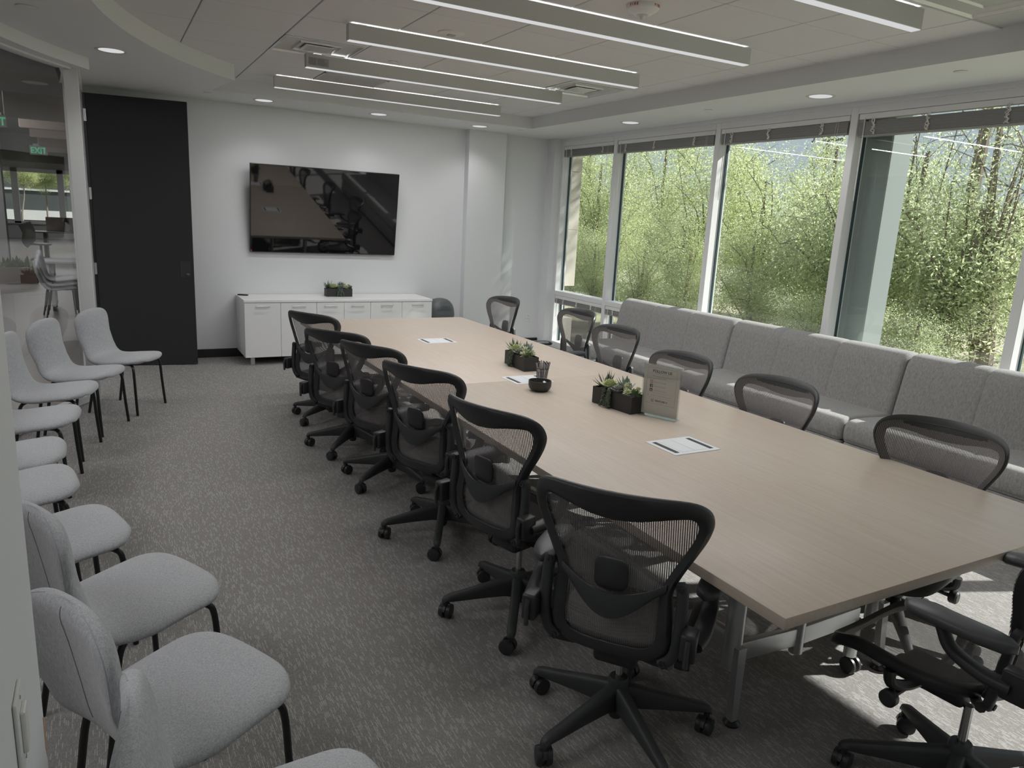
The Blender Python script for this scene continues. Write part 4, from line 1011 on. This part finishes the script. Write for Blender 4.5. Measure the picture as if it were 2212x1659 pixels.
def make_tree(name, seed, H, rx, rz, zc, nl, fm, lsz, limbs=15, sig=.16, trunk=True):
    R = random.Random(seed); t = thing(name, '', 'tree'); tw = []
    m = MB()
    top = Vector((R.uniform(-.3, .3), R.uniform(-.3, .3), zc))
    if trunk: m.tube(catmull([(0, 0, -.4), (.1, .05, zc * .35), tuple(top * .7), (top.x, top.y, zc + rz * .5)], 5), [lerp(.13, .03, i / 15) for i in range(16)], 7)
    for i in range(limbs):
        st = Vector((top.x * .5, top.y * .5, lerp(.15 if zc < 4 else .75, .8 if zc < 4 else 1.0, R.random()) * zc))
        v = Vector((R.gauss(0, 1), R.gauss(0, 1), R.gauss(0, 1))).normalized(); k = R.uniform(.6, 1.0)
        en = Vector((v.x * rx * k, v.y * rx * k, zc + v.z * rz * k)); md = (st + en) / 2 + Vector((R.uniform(-.2, .2), R.uniform(-.2, .2), .25))
        c = catmull([st, md, en], 5); m.tube(c, [lerp(.02, .005, j / (len(c) - 1)) for j in range(len(c))], 5)
        for j in range(9):
            a = c[R.randrange(2, len(c))]; d = Vector((R.gauss(0, 1), R.gauss(0, 1), R.gauss(.15, .8))).normalized() * R.uniform(.3, .75); b = a + d
            if R.random() < .5: m.tube([a, a + d * .5 + Vector((0, 0, .04)), b], [.007, .005, .003], 4)
            tw.append((a, b))
    if trunk: m.build('trunk', BARK, t)
    vs, fs = [], []
    for i in range(nl):
        a, b = R.choice(tw); p = a.lerp(b, R.uniform(.1, 1.15)) + Vector((R.gauss(0, sig), R.gauss(0, sig), R.gauss(0, sig)))
        if p.z < -.3: continue
        d = Vector((R.gauss(0, 1), R.gauss(0, 1), R.gauss(-.2, .8))).normalized(); s = d.cross(Vector((R.gauss(0, 1), R.gauss(0, 1), R.gauss(0, 1)))).normalized()
        L = lsz * R.uniform(.7, 1.3); w = L * .2; k = len(vs); n_ = d.cross(s) * w * .35
        vs += [tuple(p), tuple(p + d * L * .45 + s * w + n_), tuple(p + d * L), tuple(p + d * L * .45 - s * w + n_)]; fs.append((k, k + 1, k + 2, k + 3))
    me = bpy.data.meshes.new('foliage'); me.from_pydata(vs, [], fs); me.materials.append(fm)
    o = bpy.data.objects.new('foliage', me); COL.objects.link(o); o.parent = t
    return t
TA = make_tree('leafy_tree', 21, 5, 1.7, 1.9, 2.3, 27000, F1, .052)
TBt = make_tree('airy_tree', 22, 5, 1.5, 1.55, 2.6, 8000, F2, .048, 20, .15)
TC = make_tree('olive_tree', 23, 4, 1.5, 1.2, 1.5, 24000, F2, .05)
used = set()
def tree(src, x, y, s, rz, lab, sz=1.0):
    if src.name not in used: used.add(src.name); o = src; o.location = (x, y, -.2); o.rotation_euler.z = rz; o['label'] = lab; o['group'] = 'trees outside the windows'
    else: o = dup(src, (x, y, -.2), rz, lab, 'trees outside the windows')
    o.scale = (s, s, s * sz); return o
tree(TA, 10.8, 17.2, .98, .3, 'yellow-green tree filling the narrow window nearest the far wall')
tree(TA, 11.2, 15.2, .92, 2.9, 'bright tree at the left of the second pane, below the gap of sky')
tree(TA, 11.0, 11.9, .97, 2.1, 'bright leafy tree in the third pane, left of the utility pole', 1.05)
tree(TA, 9.7, 13.3, .68, 4.0, 'shorter bright tree low in the second pane')
tree(TA, 10.9, 10.1, .9, .9, 'bright tree in the middle of the third pane')
tree(TC, 11.5, 8.75, 1.15, 1.0, 'dull olive tree beside the nearest mullion, right part of the third pane', 1.05)
tree(TBt, 10.0, 6.8, .95, .5, 'airy tree with thin branches against the sky in the nearest pane', 1.0)
tree(TBt, 9.9, 5.2, .98, 2.6, 'tall airy tree at the right photo edge', 1.05)
tree(TC, 9.9, 7.4, 1.15, 2.4, 'low olive tree in the middle of the nearest pane', 1.1)
tree(TC, 9.2, 5.6, 1.15, 5.0, 'low olive tree at the right of the nearest pane')
tree(TA, 13.5, 9.3, .95, 5.2, 'yellow-green tree low in the third pane, behind the olive tree')
tree(TA, 9.7, 10.9, .62, 1.2, 'low bright bushy tree at the bottom of the third pane')
for x, y, s, r in ((8.6, 12.2, .5, 1.1), (8.4, 10.6, .48, 2.4), (8.3, 9.3, .5, 3.3), (8.6, 8.0, .55, .4), (8.2, 6.6, .5, 5.1), (8.0, 5.2, .5, 4.2), (8.8, 13.6, .5, 2.9), (9.2, 15.0, .55, .7)):
    tree(TA if y > 7 else TC, x, y, s, r, 'low shrub among the trees just outside the windows')
for x, y, s, r in ((16, 23, 1.5, .2), (16, 19.5, 1.35, 1.9), (15.5, 16.2, 1.2, 3.1), (16.5, 13.2, 1.3, 4.4), (15, 7.4, 1.1, 5.5), (14.5, 21, 1.2, 2.2), (15.5, 5.4, 1.1, 2.9), (14, 11.2, .9, 1.2)):
    tree(TA if y > 8 else TC, x, y, s, r, 'background tree in the green mass behind the nearer trees')
TH = make_tree('tall_tree', 31, 9, 1.9, 1.4, 6.0, 22000, F1, .09, 14, .16)  # unseen crown placed and sized to keep sun off the far wall
TH.location = (10.6, 6.2, -.2); TH['label'] = 'bare lower trunk of a tall tree in the nearest pane, unseen crown added for shade'; TH['group'] = 'trees outside the windows'; TH['category'] = 'tree'
for x, y, k in ((-3.1, 40.0, .46), (-2.2, 40.6, .43), (-1.1, 40.2, .47)):
    o = dup(TH, (x, y, -.2), x, 'tree with a high crown outside the distant lobby windows', 'trees outside the lobby windows'); o.scale = (k, k, k)
m = MB(); m.box(-16, 9, 46, 52, -.4, 5); struct(m.build('wall_far', mat('far_glazing', (.07, .08, .08), .4), smooth=False))
m = MB()
for a, b in ((-.4, -.1), (.45, .95), (1.93, 2.03), (2.75, 5.1)): m.box(-16, 9, 45.9, 46, a, b)
struct(m.build('trim_5', mat('far_facade_white', (.6, .6, .6), .7), smooth=False))
for x, y, h, l in ((40, 32.8, 7.9, 'utility pole with crossarm in the third window pane'),):
    t = thing('utility_pole', l, 'utility pole', (x, y, -.4)); PB = mat('pole_grey', (.16, .16, .16), .8)
    m = MB(); m.tube([(0, 0, 0), (0, 0, h + .4)], .11, 8); m.build('pole', PB, t)
    for z in (h, h - 3.0):
        m = MB(); m.box(-.1, .1, -1.2, 1.2, z, z + .14)
        for q in (-1.1, -.5, .5, 1.1): m.tube([(0, q, z + .14), (0, q, z + .4)], .05, 6)
        m.build('crossarm', PB, t)

# ------------------------------------------------------------------ light
w = bpy.data.worlds.new('world'); sc.world = w; w.use_nodes = True; N = w.node_tree.nodes; L = w.node_tree.links; N.clear()
tc = N.new('ShaderNodeTexCoord'); sp = N.new('ShaderNodeSeparateXYZ'); L.new(tc.outputs['Generated'], sp.inputs[0])
c = ramp(N, L, sp.outputs['Z'], [(0, (.50, .57, .63)), (.22, (.46, .54, .63)), (1, (.75, .90, 1.15))])
bg = N.new('ShaderNodeBackground'); bg.inputs['Strength'].default_value = 1.0; L.new(c, bg.inputs['Color']); o = N.new('ShaderNodeOutputWorld'); L.new(bg.outputs[0], o.inputs['Surface'])
S = bpy.data.lights.new('sun', 'SUN'); S.energy = 10; S.angle = math.radians(.6); S.color = (1, .97, .93)
so = bpy.data.objects.new('sun', S); COL.objects.link(so); so.rotation_euler = Vector((-1.28, .52, -1)).to_track_quat('-Z', 'Y').to_euler()
for x, y, e in ((-2.1, 2.2, 40), (-2.2, 5.2, 40), (-2.2, 8.2, 35), (-2, 12, 45), (-2.5, 18, 40), (-2, 26, 50), (-1, 31, 50)):  # added fill lamps for the lobby and chair backs, each with an invented panel
    Lp = bpy.data.lights.new('lobby_fill_lamp', 'AREA'); Lp.size = 1.5; Lp.energy = e; o = bpy.data.objects.new('lobby_fill_lamp', Lp); COL.objects.link(o); o.location = (x, y, 3.05)
    m = MB(); m.box(x - .76, x + .76, y - .76, y + .76, 3.056, 3.10 if y > 22 else 3.15); tag(m.build('ceiling_fill_panel', LENS, smooth=False), 'added square fill-light panel in the lobby ceiling', 'light', 'added lobby fill-light panels')

# ------------------------------------------------------------------ render look
vs_ = sc.view_settings; vs_.view_transform = 'Standard'; vs_.look = 'None'; vs_.exposure = 0; vs_.gamma = 1; vs_.use_curve_mapping = False
cy = sc.cycles; cy.use_denoising = True
try: cy.denoiser = 'OPENIMAGEDENOISE'
except Exception: pass
cy.max_bounces = 10; cy.diffuse_bounces = 4; cy.glossy_bounces = 4; cy.transparent_max_bounces = 24; cy.sample_clamp_indirect = 4; cy.caustics_reflective = False; cy.caustics_refractive = False
